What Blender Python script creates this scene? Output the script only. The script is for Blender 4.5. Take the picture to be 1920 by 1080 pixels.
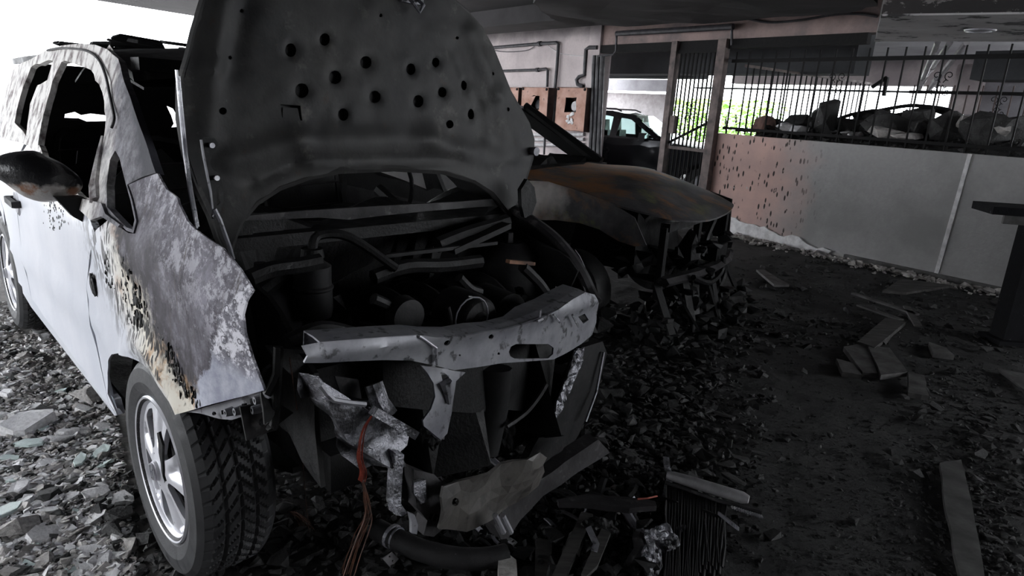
import bpy, bmesh, math, random
import numpy as np
from mathutils import Vector, Matrix, noise
from mathutils.geometry import delaunay_2d_cdt, convex_hull_2d
random.seed(7)
D = bpy.data; SC = bpy.context.scene; COL = SC.collection
for o in list(D.objects): D.objects.remove(o)

# ------------------------------------------------------------ camera
HC = 1.38; FP = 1230.0; PIT = math.radians(15.5); ROL = math.radians(3.5)
FW = Vector((0, math.cos(PIT), -math.sin(PIT))); U0 = Vector((0, math.sin(PIT), math.cos(PIT))); R0 = Vector((1, 0, 0))
RT = R0*math.cos(ROL) + U0*math.sin(ROL); UP = -R0*math.sin(ROL) + U0*math.cos(ROL)
EYE = Vector((0, 0, HC))
cd = D.cameras.new('camera'); cam = D.objects.new('camera', cd); COL.objects.link(cam)
cd.sensor_width = 36; cd.lens = FP*36/1920; cd.clip_start = .05; cd.clip_end = 300
M = Matrix((RT, UP, -FW)).transposed().to_4x4(); M.translation = EYE
cam.matrix_world = M; SC.camera = cam

# ------------------------------------------------------------ sky and exposure
w = D.worlds.new('sky'); SC.world = w; w.use_nodes = True
bg = w.node_tree.nodes['Background']; bg.inputs[0].default_value = (.93, .96, 1, 1); bg.inputs[1].default_value = 8.5
SC.view_settings.view_transform = 'Standard'; SC.view_settings.look = 'None'
SC.view_settings.exposure = 0.0; SC.view_settings.gamma = 1; SC.view_settings.use_curve_mapping = False

# ------------------------------------------------------------ measuring helpers: pixel of the photo -> point on a real plane or surface
def ray(x, y): return FW + RT*((x-960)/FP) - UP*((y-540)/FP)
def onz(x, y, z=0.0):
    d = ray(x, y); return EYE + d*((z-HC)/d.z)
class Frame:
    def __init__(s, o, deg):
        s.o = Vector((o[0], o[1], 0)); s.a = math.radians(deg); s.c = math.cos(s.a); s.s = math.sin(s.a); s.deg = deg
    def loc(s, p):
        p = p - s.o; return Vector((s.c*p.x+s.s*p.y, -s.s*p.x+s.c*p.y, p.z))
    def wor(s, p): return s.o + Vector((s.c*p[0]-s.s*p[1], s.s*p[0]+s.c*p[1], p[2]))
    def plane(s, px, py, ax, v):
        d = ray(px, py); a = s.loc(EYE); b = s.loc(EYE+d) - a
        return a + b*((v-a[ax])/b[ax])
    def X(s, px, py, v): return s.plane(px, py, 0, v)
    def Y(s, px, py, v): return s.plane(px, py, 1, v)
    def Z(s, px, py, v): return s.plane(px, py, 2, v)
    def hit(s, px, py, g, t0=.3, t1=14):
        d = ray(px, py); a = s.loc(EYE); b = s.loc(EYE+d) - a
        p = a + b*t0; v0 = g(p); n = 900; t = t0
        for i in range(1, n):
            t2 = t0 + (t1-t0)*i/n; p2 = a+b*t2; v = g(p2)
            if v0 == 0 or (v0 < 0) != (v < 0):
                for _ in range(25):
                    m = (t+t2)/2
                    if (g(a+b*m) < 0) == (v0 < 0): t = m
                    else: t2 = m
                return a+b*t
            v0 = v; t = t2
        return a+b*t
WORLD = Frame((0, 0), 0)
ca = Frame((-.408, 2.2197), -45)          # the white hatchback
cb = Frame((.693, 4.674), -34)            # the burnt car behind
cc = Frame((3.04, 11.41), -25)            # the intact dark wagon
WA = Vector((2.5, 8.45, 0)); WB = Vector((4.5, 5.85, 0))
ww = Frame((WA.x, WA.y), math.degrees(math.atan2(WB.y-WA.y, WB.x-WA.x)))   # wall: X along, Y behind it

# ------------------------------------------------------------ materials
def ntree(name):
    m = D.materials.new(name); m.use_nodes = True
    nt = m.node_tree; b = nt.nodes['Principled BSDF']; return m, nt, b
def L(nt, a, b): nt.links.new(a, b)
def tex(nt, scale, detail=6, rough=.6, kind='noise', stretch=None, feature=None):
    tc = nt.nodes.new('ShaderNodeTexCoord'); src = tc.outputs['Object']
    if stretch:
        mp = nt.nodes.new('ShaderNodeMapping'); mp.inputs['Scale'].default_value = stretch; L(nt, src, mp.inputs[0]); src = mp.outputs[0]
    if kind == 'noise':
        n = nt.nodes.new('ShaderNodeTexNoise'); n.inputs['Scale'].default_value = scale; n.inputs['Detail'].default_value = detail; n.inputs['Roughness'].default_value = rough
        L(nt, src, n.inputs['Vector']); return n.outputs['Fac']
    n = nt.nodes.new('ShaderNodeTexVoronoi'); n.inputs['Scale'].default_value = scale
    if feature: n.feature = feature
    L(nt, src, n.inputs['Vector']); return n.outputs['Distance']
def rng(nt, v, a, b, lo=0., hi=1.):
    r = nt.nodes.new('ShaderNodeMapRange'); r.inputs[1].default_value = a; r.inputs[2].default_value = b
    r.inputs[3].default_value = lo; r.inputs[4].default_value = hi; L(nt, v, r.inputs[0]); return r.outputs[0]
def mth(nt, op, a, b=None):
    n = nt.nodes.new('ShaderNodeMath'); n.operation = op
    for i, v in enumerate((a, b)):
        if v is None: continue
        if isinstance(v, (int, float)): n.inputs[i].default_value = v
        else: L(nt, v, n.inputs[i])
    return n.outputs[0]
def mixc(nt, f, a, b):
    n = nt.nodes.new('ShaderNodeMix'); n.data_type = 'RGBA'
    if isinstance(f, (int, float)): n.inputs[0].default_value = f
    else: L(nt, f, n.inputs[0])
    for i, v in ((6, a), (7, b)):
        if isinstance(v, tuple): n.inputs[i].default_value = (*v[:3], 1)
        else: L(nt, v, n.inputs[i])
    return n.outputs[2]
def bump(nt, b, h, strength=.4, dist=.01):
    n = nt.nodes.new('ShaderNodeBump'); n.inputs['Strength'].default_value = strength; n.inputs['Distance'].default_value = dist
    L(nt, h, n.inputs['Height']); L(nt, n.outputs[0], b.inputs['Normal'])
def xyz(nt):
    tc = nt.nodes.new('ShaderNodeTexCoord'); s = nt.nodes.new('ShaderNodeSeparateXYZ'); L(nt, tc.outputs['Object'], s.inputs[0]); return s.outputs
def mat(name, c1, c2=None, scale=8, rough=.7, metal=0., bmp=.3, bd=.004, lo=.35, hi=.65, stretch=None, c3=None, s3=40, t3=(.6, .7), spec=None, rr=.2):
    m, nt, b = ntree(name)
    c2 = c2 or tuple(x*.6 for x in c1)
    n = tex(nt, scale, stretch=stretch); col = mixc(nt, rng(nt, n, lo, hi), c1, c2)
    if c3:
        n3 = tex(nt, s3, 4); col = mixc(nt, rng(nt, n3, *t3), col, c3)
    L(nt, col, b.inputs['Base Color'])
    L(nt, rng(nt, n, .3, .7, max(.05, rough-rr), min(1, rough+rr*.5)), b.inputs['Roughness'])
    b.inputs['Metallic'].default_value = metal
    if spec is not None: b.inputs['Specular IOR Level'].default_value = spec
    if bmp: bump(nt, b, tex(nt, scale*6, 5), bmp, bd)
    return m
MT = {}
MT['soot'] = mat('soot', (.008, .008, .009), (.02, .019, .02), 9, .75, 0, .5, .006, c3=(.09, .09, .1), s3=70, t3=(.66, .75), spec=.25)
MT['char'] = mat('charred_plastic', (.004, .004, .0045), (.010, .0098, .010), 14, .6, 0, .45, .006, c3=(.05, .05, .055), s3=60, t3=(.70, .80), spec=.22)
MT['burnt'] = mat('burnt_steel', (.036, .034, .036), (.014, .013, .014), 6, .65, .1, .5, .004, c3=(.10, .095, .095), s3=22, t3=(.6, .75), spec=.3)
MT['baywork'] = mat('bay_steel', (.016, .0155, .0165), (.006, .006, .0065), 7, .65, .1, .3, .004, c3=(.05, .047, .047), s3=30, t3=(.62, .78), spec=.25)
MT['bare'] = mat('bare_grey_steel', (.27, .27, .29), (.15, .15, .17), 7, .55, .35, .25, .002, c3=(.05, .05, .055), s3=26, t3=(.58, .66))
MT['melt'] = mat('melted_alloy', (.3, .3, .33), (.03, .03, .033), 16, .35, .6, .8, .006, lo=.42, hi=.56)
MT['bright'] = mat('bright_alloy', (.55, .55, .58), (.33, .33, .36), 20, .35, .5, .3, .003)
MT['rubber'] = mat('rubber', (.018, .018, .02), (.032, .032, .034), 30, .65, 0, .3, .002, c3=(.1, .1, .1), s3=50, t3=(.68, .74))
MT['rust'] = mat('rusty_steel', (.2, .085, .04), (.07, .04, .03), 12, .8, 0, .4)
MT['copper'] = mat('copper_wire', (.30, .055, .03), (.14, .025, .018), 40, .45, .3, 0)
MT['copperdim'] = mat('dull_copper_wire', (.12, .05, .03), (.04, .022, .016), 40, .5, .3, 0)
MT['glassy'] = mat('frosted_glass_bits', (.62, .72, .70), (.42, .52, .50), 12, .3, 0, .4, .003)
MT['plaster'] = mat('plaster_flake', (.80, .79, .80), (.52, .51, .52), 14, .85, 0, .6, .005, c3=(.75, .74, .72), s3=30, t3=(.6, .7))
MT['stone'] = mat('concrete_chunk', (.52, .49, .47), (.24, .23, .22), 10, .9, 0, .8, .008)
MT['pinkstone'] = mat('reddish_chunk', (.3, .17, .14), (.14, .09, .08), 10, .9, 0, .6, .006)
MT['darkstone'] = mat('sooty_chunk', (.035, .034, .034), (.016, .016, .016), 12, .85, 0, .8, .008, c3=(.09, .088, .086), s3=24, t3=(.62, .72))
MT['tile'] = mat('sooty_tile', (.10, .097, .095), (.045, .043, .042), 9, .7, 0, .3, .003)
MT['iron'] = mat('wrought_iron', (.010, .010, .011), (.018, .017, .017), 30, .75, 0, .2, spec=.08)
MT['ironrust'] = mat('scorched_iron', (.13, .09, .08), (.07, .055, .055), 10, .7, .1, .2)
MT['pipe'] = mat('sooty_pipe', (.05, .048, .055), (.025, .024, .028), 12, .6, 0, .2)
MT['palepipe'] = mat('pale_pipe', (.62, .6, .62), (.4, .39, .4), 12, .6, 0, .1)
MT['meter'] = mat('scorched_orange_sheet', (.46, .26, .2), (.33, .17, .125), 6, .75, 0, .3, .003, c3=(.1, .06, .05), s3=18, t3=(.62, .72))
MT['meterside'] = mat('meter_box_side', (.06, .03, .025), (.025, .015, .013), 6, .8)
MT['carpaint3'] = mat('dark_car_paint', (.02, .022, .028), (.015, .016, .02), 3, .25, .3, 0)
MT['alu'] = mat('silver_alloy_wheel', (.72, .72, .76), (.6, .6, .64), 5, .38, .45, .08, .002, c3=(.12, .12, .13), s3=48, t3=(.70, .74), rr=.06)
MT['leaf'] = mat('leaf', (.30, .55, .10), (.5, .75, .25), 30, .6)
MT['pale_fin'] = mat('oxidised_alloy_tube', (.36, .35, .36), (.25, .245, .25), 20, .6, .2, .3)
MT['coverplate'] = mat('smoked_sheet', (.10, .092, .085), (.02, .019, .019), 3.5, .6, .1, .4, .004, c3=(.03, .028, .027), s3=18, t3=(.55, .68))
MT['paledoor'] = mat('pale_scorched_door_paint', (.86, .84, .85), (.70, .68, .70), 5, .6, 0, .2, .003, c3=(.03, .03, .03), s3=7, t3=(.66, .70))
MT['soffitlit'] = mat('lit_flaking_soffit_face', (.62, .60, .60), (.42, .40, .41), 2.5, .9, 0, .3, .004, c3=(.05, .048, .05), s3=5, t3=(.56, .62))  # pale tone paints in light on the underside; dark flaking patches are its own
MT['dullblack'] = mat('dull_black_steel', (.006, .006, .007), (.012, .012, .014), 14, .85, 0, .5, .005, c3=(.05, .05, .055), s3=34, t3=(.66, .72), spec=.06)
MT['wood'] = mat('charred_board', (.05, .046, .044), (.02, .019, .018), 6, .85, 0, .6, stretch=(1, 6, 1))
MT['yellow'] = mat('yellow_valve', (.6, .42, .05), (.4, .28, .04), 20, .6)
def glassmat():
    m, nt, b = ntree('car_glass')
    b.inputs['Base Color'].default_value = (.75, .9, .88, 1); b.inputs['Transmission Weight'].default_value = 1
    b.inputs['Roughness'].default_value = .02; b.inputs['IOR'].default_value = 1.1; return m
MT['glass'] = glassmat()

def concrete(name, base, dark, s=1.2, extra=None, soot=(.45, .62)):
    m, nt, b = ntree(name)
    n = tex(nt, s, 8, .62); col = mixc(nt, rng(nt, n, *soot), base, dark)
    col = mixc(nt, rng(nt, tex(nt, 26, 5), .3, .75, 0, .45), col, tuple(x*.7 for x in base))
    if extra: col = extra(nt, col)
    L(nt, col, b.inputs['Base Color']); b.inputs['Roughness'].default_value = .92
    bump(nt, b, tex(nt, 40, 6), .4, .006); return m
def lowwall_extra(nt, col):
    X, Y, Z = xyz(nt)
    pink = mixc(nt, rng(nt, tex(nt, 3, 6), .35, .65), (.60, .40, .355), (.48, .335, .31))
    e = mth(nt, 'ADD', X, mth(nt, 'MULTIPLY', tex(nt, 2.2, 5), .9))
    col = mixc(nt, rng(nt, e, 1.15, 1.8), pink, col)
    # black run-down blisters
    v = tex(nt, 24, kind='voronoi', stretch=(1, 1, .34)); pk = tex(nt, 5, 4)
    bl = mth(nt, 'MULTIPLY', rng(nt, v, .24, .31, 1, 0), mth(nt, 'MULTIPLY', rng(nt, X, 1.45, 1.0), rng(nt, pk, .40, .46)))
    col = mixc(nt, bl, col, (.035, .028, .027))
    # chipped pale plaster patches and the broken render along the foot
    foot = mth(nt, 'SUBTRACT', mth(nt, 'ADD', Z, mth(nt, 'MULTIPLY', X, .10)), mth(nt, 'MULTIPLY', tex(nt, 5, 5), .28))
    col = mixc(nt, mth(nt, 'MULTIPLY', rng(nt, foot, .06, .045), rng(nt, X, 1.9, 1.5)), col, (.48, .46, .44))
    foot2 = mth(nt, 'SUBTRACT', mth(nt, 'ADD', Z, mth(nt, 'MULTIPLY', X, .10)), mth(nt, 'MULTIPLY', tex(nt, 4, 5), .22))
    col = mixc(nt, mth(nt, 'MULTIPLY', rng(nt, foot2, -.0, -.02), rng(nt, X, 1.2, .9)), col, (.11, .085, .08))
    pt = rng(nt, tex(nt, 4.6, 5), .655, .67); col = mixc(nt, mth(nt, 'MULTIPLY', pt, rng(nt, X, 1.2, .8)), col, (.5, .49, .48))
    return col
MT['lowwall'] = concrete('low_wall_render', (.38, .374, .372), (.29, .285, .285), 1.3, lowwall_extra)
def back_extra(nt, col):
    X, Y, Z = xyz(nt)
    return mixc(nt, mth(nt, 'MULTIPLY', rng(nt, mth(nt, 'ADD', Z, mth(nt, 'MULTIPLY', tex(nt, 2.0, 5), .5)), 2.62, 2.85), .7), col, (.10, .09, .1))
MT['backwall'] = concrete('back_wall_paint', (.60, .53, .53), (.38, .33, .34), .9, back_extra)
MT['lintel'] = concrete('lintel_render', (.34, .25, .235), (.16, .135, .135), 1.6)
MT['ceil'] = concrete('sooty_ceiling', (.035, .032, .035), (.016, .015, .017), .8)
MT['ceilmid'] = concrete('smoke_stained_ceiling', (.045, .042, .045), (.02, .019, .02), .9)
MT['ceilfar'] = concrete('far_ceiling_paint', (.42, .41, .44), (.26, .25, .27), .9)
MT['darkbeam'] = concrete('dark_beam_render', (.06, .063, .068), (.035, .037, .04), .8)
def peel(nt, col):
    n = tex(nt, 6, 7, .7, stretch=(1, 1, 2.2)); return mixc(nt, rng(nt, n, .55, .58), col, (.20, .185, .185))
MT['peelbeam'] = concrete('peeling_soffit', (.05, .045, .045), (.03, .028, .03), 1.2, peel)
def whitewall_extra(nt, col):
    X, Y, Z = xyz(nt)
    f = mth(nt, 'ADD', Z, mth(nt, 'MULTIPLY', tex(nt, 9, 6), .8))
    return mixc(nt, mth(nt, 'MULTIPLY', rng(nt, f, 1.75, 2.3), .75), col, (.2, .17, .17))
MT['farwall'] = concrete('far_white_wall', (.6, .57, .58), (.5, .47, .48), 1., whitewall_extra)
MT['paving'] = concrete('outdoor_paving', (.62, .62, .62), (.5, .5, .5), 1.)

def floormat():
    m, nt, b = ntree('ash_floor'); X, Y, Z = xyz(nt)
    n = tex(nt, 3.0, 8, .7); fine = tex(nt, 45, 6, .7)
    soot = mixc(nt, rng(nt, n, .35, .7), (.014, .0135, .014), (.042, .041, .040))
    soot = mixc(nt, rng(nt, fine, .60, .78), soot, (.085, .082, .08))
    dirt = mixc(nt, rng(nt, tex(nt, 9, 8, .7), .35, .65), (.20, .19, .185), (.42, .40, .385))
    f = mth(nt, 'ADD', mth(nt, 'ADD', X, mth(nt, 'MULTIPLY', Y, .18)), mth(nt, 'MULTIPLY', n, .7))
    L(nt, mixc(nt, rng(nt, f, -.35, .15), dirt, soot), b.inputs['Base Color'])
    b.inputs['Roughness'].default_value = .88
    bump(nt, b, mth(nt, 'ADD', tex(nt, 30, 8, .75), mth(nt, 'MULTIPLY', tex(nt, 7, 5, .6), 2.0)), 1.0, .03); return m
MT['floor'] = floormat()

def sidemat():
    """burnt side of the hatchback: clean silver paint low at the rear, blistered cream band, bare mottled grey above, flaking white at the corner"""
    m, nt, b = ntree('scorched_silver_paint'); X, Y, Z = xyz(nt)
    n = tex(nt, 4, 7, .62); f = mth(nt, 'ADD', mth(nt, 'ADD', Z, mth(nt, 'MULTIPLY', X, .4545)), mth(nt, 'MULTIPLY', mth(nt, 'SUBTRACT', n, .5), .34))
    paint = mixc(nt, rng(nt, tex(nt, 2.4, 4), .35, .65), (.70, .71, .76), (.60, .62, .68))
    cream = mixc(nt, rng(nt, tex(nt, 9, 8, .7), .48, .66), (.62, .58, .50), (.34, .19, .10))
    grey = mixc(nt, rng(nt, tex(nt, 9, 9, .78, stretch=(1, 1, .75)), .38, .62), (.23, .22, .255), (.045, .04, .047))
    grey = mixc(nt, rng(nt, tex(nt, 5, 7, .7), .56, .68), grey, (.33, .32, .36))
    grey = mixc(nt, rng(nt, tex(nt, 48, 6, .8), .60, .68), grey, (.40, .39, .43))
    grey = mixc(nt, mth(nt, 'MULTIPLY', rng(nt, f, 1.08, .90), rng(nt, tex(nt, 12, 8, .75), .36, .52)), grey, (.055, .050, .056))
    grey = mixc(nt, mth(nt, 'MULTIPLY', rng(nt, f, .98, 1.15), rng(nt, tex(nt, 20, 8, .8), .50, .56)), grey, (.42, .41, .45))
    warm = mth(nt, 'MULTIPLY', rng(nt, f, .66, .76), rng(nt, tex(nt, 9, 6), .50, .60))
    cream = mixc(nt, warm, cream, (.46, .30, .17))
    col = mixc(nt, mth(nt, 'MULTIPLY', rng(nt, f, .56, .74), rng(nt, X, -.45, -.15)), paint, cream)
    col = mixc(nt, rng(nt, mth(nt, 'ADD', f, mth(nt, 'MULTIPLY', mth(nt, 'SUBTRACT', tex(nt, 30, 7, .8), .5), .22)), .78, .86), col, grey)
    col = mixc(nt, mth(nt, 'MULTIPLY', rng(nt, tex(nt, 13, 8, .75, stretch=(3.5, 1, .35)), .56, .66), rng(nt, f, .45, .7)), col, (.10, .09, .09))
    # flaking white primer with ring marks at the front lower corner
    g = mth(nt, 'ADD', mth(nt, 'SUBTRACT', mth(nt, 'MULTIPLY', X, 1.0), mth(nt, 'MULTIPLY', Z, .75)), mth(nt, 'MULTIPLY', mth(nt, 'SUBTRACT', tex(nt, 7, 6, .7), .5), .22))
    rv = tex(nt, 42, kind='voronoi'); fn_ = tex(nt, 16, 8, .8)
    flake = mixc(nt, rng(nt, fn_, .47, .53), (.17, .165, .19), (.70, .69, .74))
    ring = mth(nt, 'MULTIPLY', rng(nt, rv, .30, .34), rng(nt, rv, .42, .38)); flake = mixc(nt, ring, flake, (.12, .115, .13))
    blue = mixc(nt, rng(nt, tex(nt, 22, 6, .7), .4, .62), (.30, .31, .38), (.45, .46, .52))
    flake = mixc(nt, rng(nt, mth(nt, 'ADD', Z, mth(nt, 'MULTIPLY', tex(nt, 6, 4), .16)), .90, .86), flake, blue)
    col = mixc(nt, rng(nt, g, -.20, -.185), col, flake)
    # rising-heat blisters: black and elongated along the boundary
    v = tex(nt, 62, kind='voronoi', stretch=(1.2, 1, .40)); big = tex(nt, 24, kind='voronoi', stretch=(1.1, 1, .4)); pk = tex(nt, 7, 3)
    band = mth(nt, 'MULTIPLY', rng(nt, f, .50, .66), rng(nt, f, .90, .82))
    bl = mth(nt, 'MAXIMUM', mth(nt, 'MULTIPLY', rng(nt, v, .40, .46, 1, 0), rng(nt, pk, .40, .46)), mth(nt, 'MULTIPLY', rng(nt, big, .36, .41, 1, 0), rng(nt, pk, .44, .50)))
    blm = mth(nt, 'MULTIPLY', mth(nt, 'MULTIPLY', bl, band), rng(nt, X, -.75, -.3, .25, 1))
    blm = mth(nt, 'MULTIPLY', blm, rng(nt, g, -.2, -.22))
    col = mixc(nt, blm, col, (.018, .016, .016))
    L(nt, col, b.inputs['Base Color'])
    L(nt, rng(nt, f, .62, .80, .28, .75), b.inputs['Roughness']); L(nt, rng(nt, f, .66, .82, .5, .14), b.inputs['Specular IOR Level'])
    h = mth(nt, 'ADD', mth(nt, 'MULTIPLY', blm, .9), mth(nt, 'MULTIPLY', tex(nt, 28, 6), .35))
    bump(nt, b, h, .5, .006); return m
MT['side'] = sidemat()
def pillarmat():
    m, nt, b = ntree('scorched_pillar_paint'); X, Y, Z = xyz(nt)
    n = tex(nt, 9, 7, .68); cr = mixc(nt, rng(nt, tex(nt, 18, 7, stretch=(1.2, 1, .8)), .46, .64), (.76, .74, .72), (.18, .15, .15))
    cr = mixc(nt, rng(nt, tex(nt, 5, 6, .7), .60, .70), cr, (.05, .045, .045))
    gr = mixc(nt, rng(nt, tex(nt, 14, 9, .8), .38, .62), (.22, .215, .24), (.045, .043, .05))
    gr = mixc(nt, rng(nt, mth(nt, 'ADD', mth(nt, 'ADD', X, mth(nt, 'MULTIPLY', Z, 1.55)), mth(nt, 'MULTIPLY', n, .15)), 1.66, 1.74), gr, (.05, .05, .06))
    f = mth(nt, 'ADD', mth(nt, 'ADD', X, mth(nt, 'MULTIPLY', Z, .55)), mth(nt, 'MULTIPLY', n, .4))
    col = mixc(nt, rng(nt, f, .26, .40), cr, gr)
    L(nt, col, b.inputs['Base Color']); b.inputs['Roughness'].default_value = .75; b.inputs['Specular IOR Level'].default_value = .12
    bump(nt, b, tex(nt, 40, 6), .4, .004); return m
MT['pillar'] = pillarmat()
def hoodmat():
    m, nt, b = ntree('smoked_hood_underside')
    n = tex(nt, 3.2, 8, .65); col = mixc(nt, rng(nt, n, .38, .66), (.012, .0118, .013), (.038, .0365, .035))
    col = mixc(nt, rng(nt, tex(nt, 9, 7, .7), .58, .74), col, (.085, .08, .075))
    col = mixc(nt, rng(nt, tex(nt, 5.5, 9, .8), .63, .72), col, (.15, .145, .14))
    col = mixc(nt, rng(nt, tex(nt, 26, 4), .64, .72), col, (.03, .022, .018))
    L(nt, col, b.inputs['Base Color']); b.inputs['Roughness'].default_value = .62; b.inputs['Metallic'].default_value = .25
    bump(nt, b, tex(nt, 18, 7), .4, .005); return m
MT['hood'] = hoodmat()
def rustcar(name, grad=True):
    m, nt, b = ntree(name); X, Y, Z = xyz(nt)
    n = tex(nt, 2.6, 8, .66); col = mixc(nt, rng(nt, n, .40, .60), (.17, .165, .17), (.07, .068, .072))
    rr = mth(nt, 'ADD', tex(nt, 3.3, 8, .66, stretch=(1, 1.6, 1)), mth(nt, 'MULTIPLY', X, -.16))
    col = mixc(nt, rng(nt, rr, .42, .60), col, (.40, .19, .075))
    col = mixc(nt, rng(nt, tex(nt, 4.6, 7, .7), .56, .68), col, (.20, .21, .10))
    if grad: col = mixc(nt, rng(nt, mth(nt, 'ADD', X, mth(nt, 'MULTIPLY', tex(nt, 5, 6), .5)), .34, .12), col, (.75, .70, .67))
    L(nt, col, b.inputs['Base Color']); b.inputs['Roughness'].default_value = .5; b.inputs['Metallic'].default_value = .35
    bump(nt, b, tex(nt, 24, 7), .4, .004); return m
MT['rusthood'] = rustcar('heat_tinted_hood', False); MT['rustfender'] = rustcar('heat_tinted_fender')
def mirrormat():
    m, nt, b = ntree('melted_mirror_shell'); X, Y, Z = xyz(nt)
    f = mth(nt, 'ADD', mth(nt, 'SUBTRACT', Z, MIRZ), mth(nt, 'MULTIPLY', mth(nt, 'SUBTRACT', tex(nt, 11, 6), .5), .10))
    cr = mixc(nt, rng(nt, tex(nt, 20, 6), .5, .62), (.42, .40, .38), (.24, .12, .07))
    L(nt, mixc(nt, rng(nt, f, -.028, -.015), cr, (.012, .012, .014)), b.inputs['Base Color'])
    b.inputs['Roughness'].default_value = .32; bump(nt, b, tex(nt, 22, 5), .6, .012); return m
MIRZ = ca.X(72, 330, -.70).z; MT['mirror'] = mirrormat()

# ------------------------------------------------------------ geometry helpers
def tag(o, label=None, cat=None, group=None, kind=None):
    if label: o['label'] = label
    if cat: o['category'] = cat
    if group: o['group'] = group
    if kind: o['kind'] = kind
    return o
def link(name, me, parent=None, mt=None, smooth=False):
    if isinstance(me, bmesh.types.BMesh):
        b = me; me = D.meshes.new(name); b.to_mesh(me); b.free()
    if mt is not None: me.materials.append(MT[mt] if isinstance(mt, str) else mt)
    if smooth:
        for p in me.polygons: p.use_smooth = True
        me.set_sharp_from_angle(angle=math.radians(38))
    o = D.objects.new(name, me); COL.objects.link(o)
    if parent: o.parent = parent
    return o
def thing(name, label, cat, fr=None, loc=(0, 0, 0), rz=0, group=None):
    o = D.objects.new(name, None); COL.objects.link(o); o.empty_display_size = .1
    if fr: o.location = fr.o; o.rotation_euler = (0, 0, fr.a)
    else: o.location = loc; o.rotation_euler = (0, 0, rz)
    return tag(o, label, cat, group)
def smooth_pts(pts, n=6, closed=True):
    out = []; N = len(pts); P = [Vector(p) for p in pts]
    for i in range(N if closed else N-1):
        p0 = P[(i-1) % N] if closed or i > 0 else P[i]; p1 = P[i]; p2 = P[(i+1) % N]
        p3 = P[(i+2) % N] if closed or i+2 < N else p2
        for k in range(n):
            t = k/n
            out.append(.5*((2*p1)+(p2-p0)*t+(2*p0-5*p1+4*p2-p3)*t*t+(3*p1-p0-3*p2+p3)*t**3))
    if not closed: out.append(P[-1])
    return out
def inside(p, poly):
    c = False; n = len(poly); x, y = p[0], p[1]; j = n-1
    for i in range(n):
        xi, yi = poly[i][0], poly[i][1]; xj, yj = poly[j][0], poly[j][1]
        if (yi > y) != (yj > y) and x < (xj-xi)*(y-yi)/(yj-yi)+xi: c = not c
        j = i
    return c
def densify(poly, step):
    out = []
    for i in range(len(poly)):
        a = Vector(poly[i][:2]); b = Vector(poly[(i+1) % len(poly)][:2]); n = max(1, int((b-a).length/step))
        for k in range(n): out.append(a+(b-a)*(k/n))
    return out
def orient(bm):
    # open sheets face up, forward (+x) or outward, whichever dominates
    bm.normal_update(); n = Vector(); c = Vector()
    for f in bm.faces: n += f.normal*f.calc_area()
    for v in bm.verts: c += v.co
    c /= max(1, len(bm.verts)); k = max(range(3), key=lambda i: abs(n[i])); want = 1 if k != 1 or c.y >= 0 else -1
    if n[k]*want < 0: bmesh.ops.reverse_faces(bm, faces=bm.faces[:])
def thicken(bm, t):
    bm.normal_update(); N = {v: v.normal.copy() for v in bm.verts}; F = bm.faces[:]; be = [e for e in bm.edges if len(e.link_faces) == 1]
    new = {v: bm.verts.new(v.co - N[v]*t) for v in list(N)}
    for e in be:
        f = e.link_faces[0]; l = next(l for l in f.loops if l.edge == e); a, b = l.vert, l.link_loop_next.vert
        bm.faces.new((b, a, new[a], new[b]))
    for f in F: bm.faces.new([new[v] for v in reversed(f.verts)])
    bmesh.ops.recalc_face_normals(bm, faces=bm.faces[:])
def sheet(outline, holes, step, fn, thick=.004, jit=.0, side=1):
    """2D outline with holes -> triangulated curved sheet with thickness. fn(u,v)->local point"""
    outline = densify(outline, step); holes = [densify(h, step) for h in holes]
    vs = []; es = []
    for lp in [outline]+holes:
        b = len(vs); n = len(lp); vs += [Vector((p[0], p[1])) for p in lp]; es += [(b+i, b+(i+1) % n) for i in range(n)]
    xs = [p[0] for p in outline]; ys_ = [p[1] for p in outline]
    u = min(xs)+step*.5
    r = random.Random(3)
    while u < max(xs):
        v = min(ys_)+step*.5
        while v < max(ys_):
            q = (u+r.uniform(-.15, .15)*step, v+r.uniform(-.15, .15)*step)
            if inside(q, outline) and not any(inside(q, h) for h in holes): vs.append(Vector(q))
            v += step
        u += step
    V, E, F, *_ = delaunay_2d_cdt(vs, es, [], 0, 1e-6)
    bm = bmesh.new(); top = [bm.verts.new(fn(p.x, p.y)) for p in V]
    for f in F:
        c = (V[f[0]]+V[f[1]]+V[f[2]])/3
        if inside(c, outline) and not any(inside(c, h) for h in holes):
            try: bm.faces.new([top[i] for i in f])
            except ValueError: pass
    for v in [v for v in bm.verts if not v.link_faces]: bm.verts.remove(v)
    bmesh.ops.recalc_face_normals(bm, faces=bm.faces)
    orient(bm)
    if thick: thicken(bm, thick*side)
    return bm
def box(bm, c, s, rot=None, taper=1.0):
    hx, hy, hz = s[0]/2, s[1]/2, s[2]/2; vs = []
    for z in (-hz, hz):
        k = taper if z > 0 else 1
        for x, y in ((-hx, -hy), (hx, -hy), (hx, hy), (-hx, hy)):
            p = Vector((x*k, y*k, z))
            if rot: p = rot @ p
            vs.append(bm.verts.new(p+Vector(c)))
    for f in ((3, 2, 1, 0), (4, 5, 6, 7), (0, 1, 5, 4), (1, 2, 6, 5), (2, 3, 7, 6), (3, 0, 4, 7)): bm.faces.new([vs[i] for i in f])
    return bm
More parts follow.
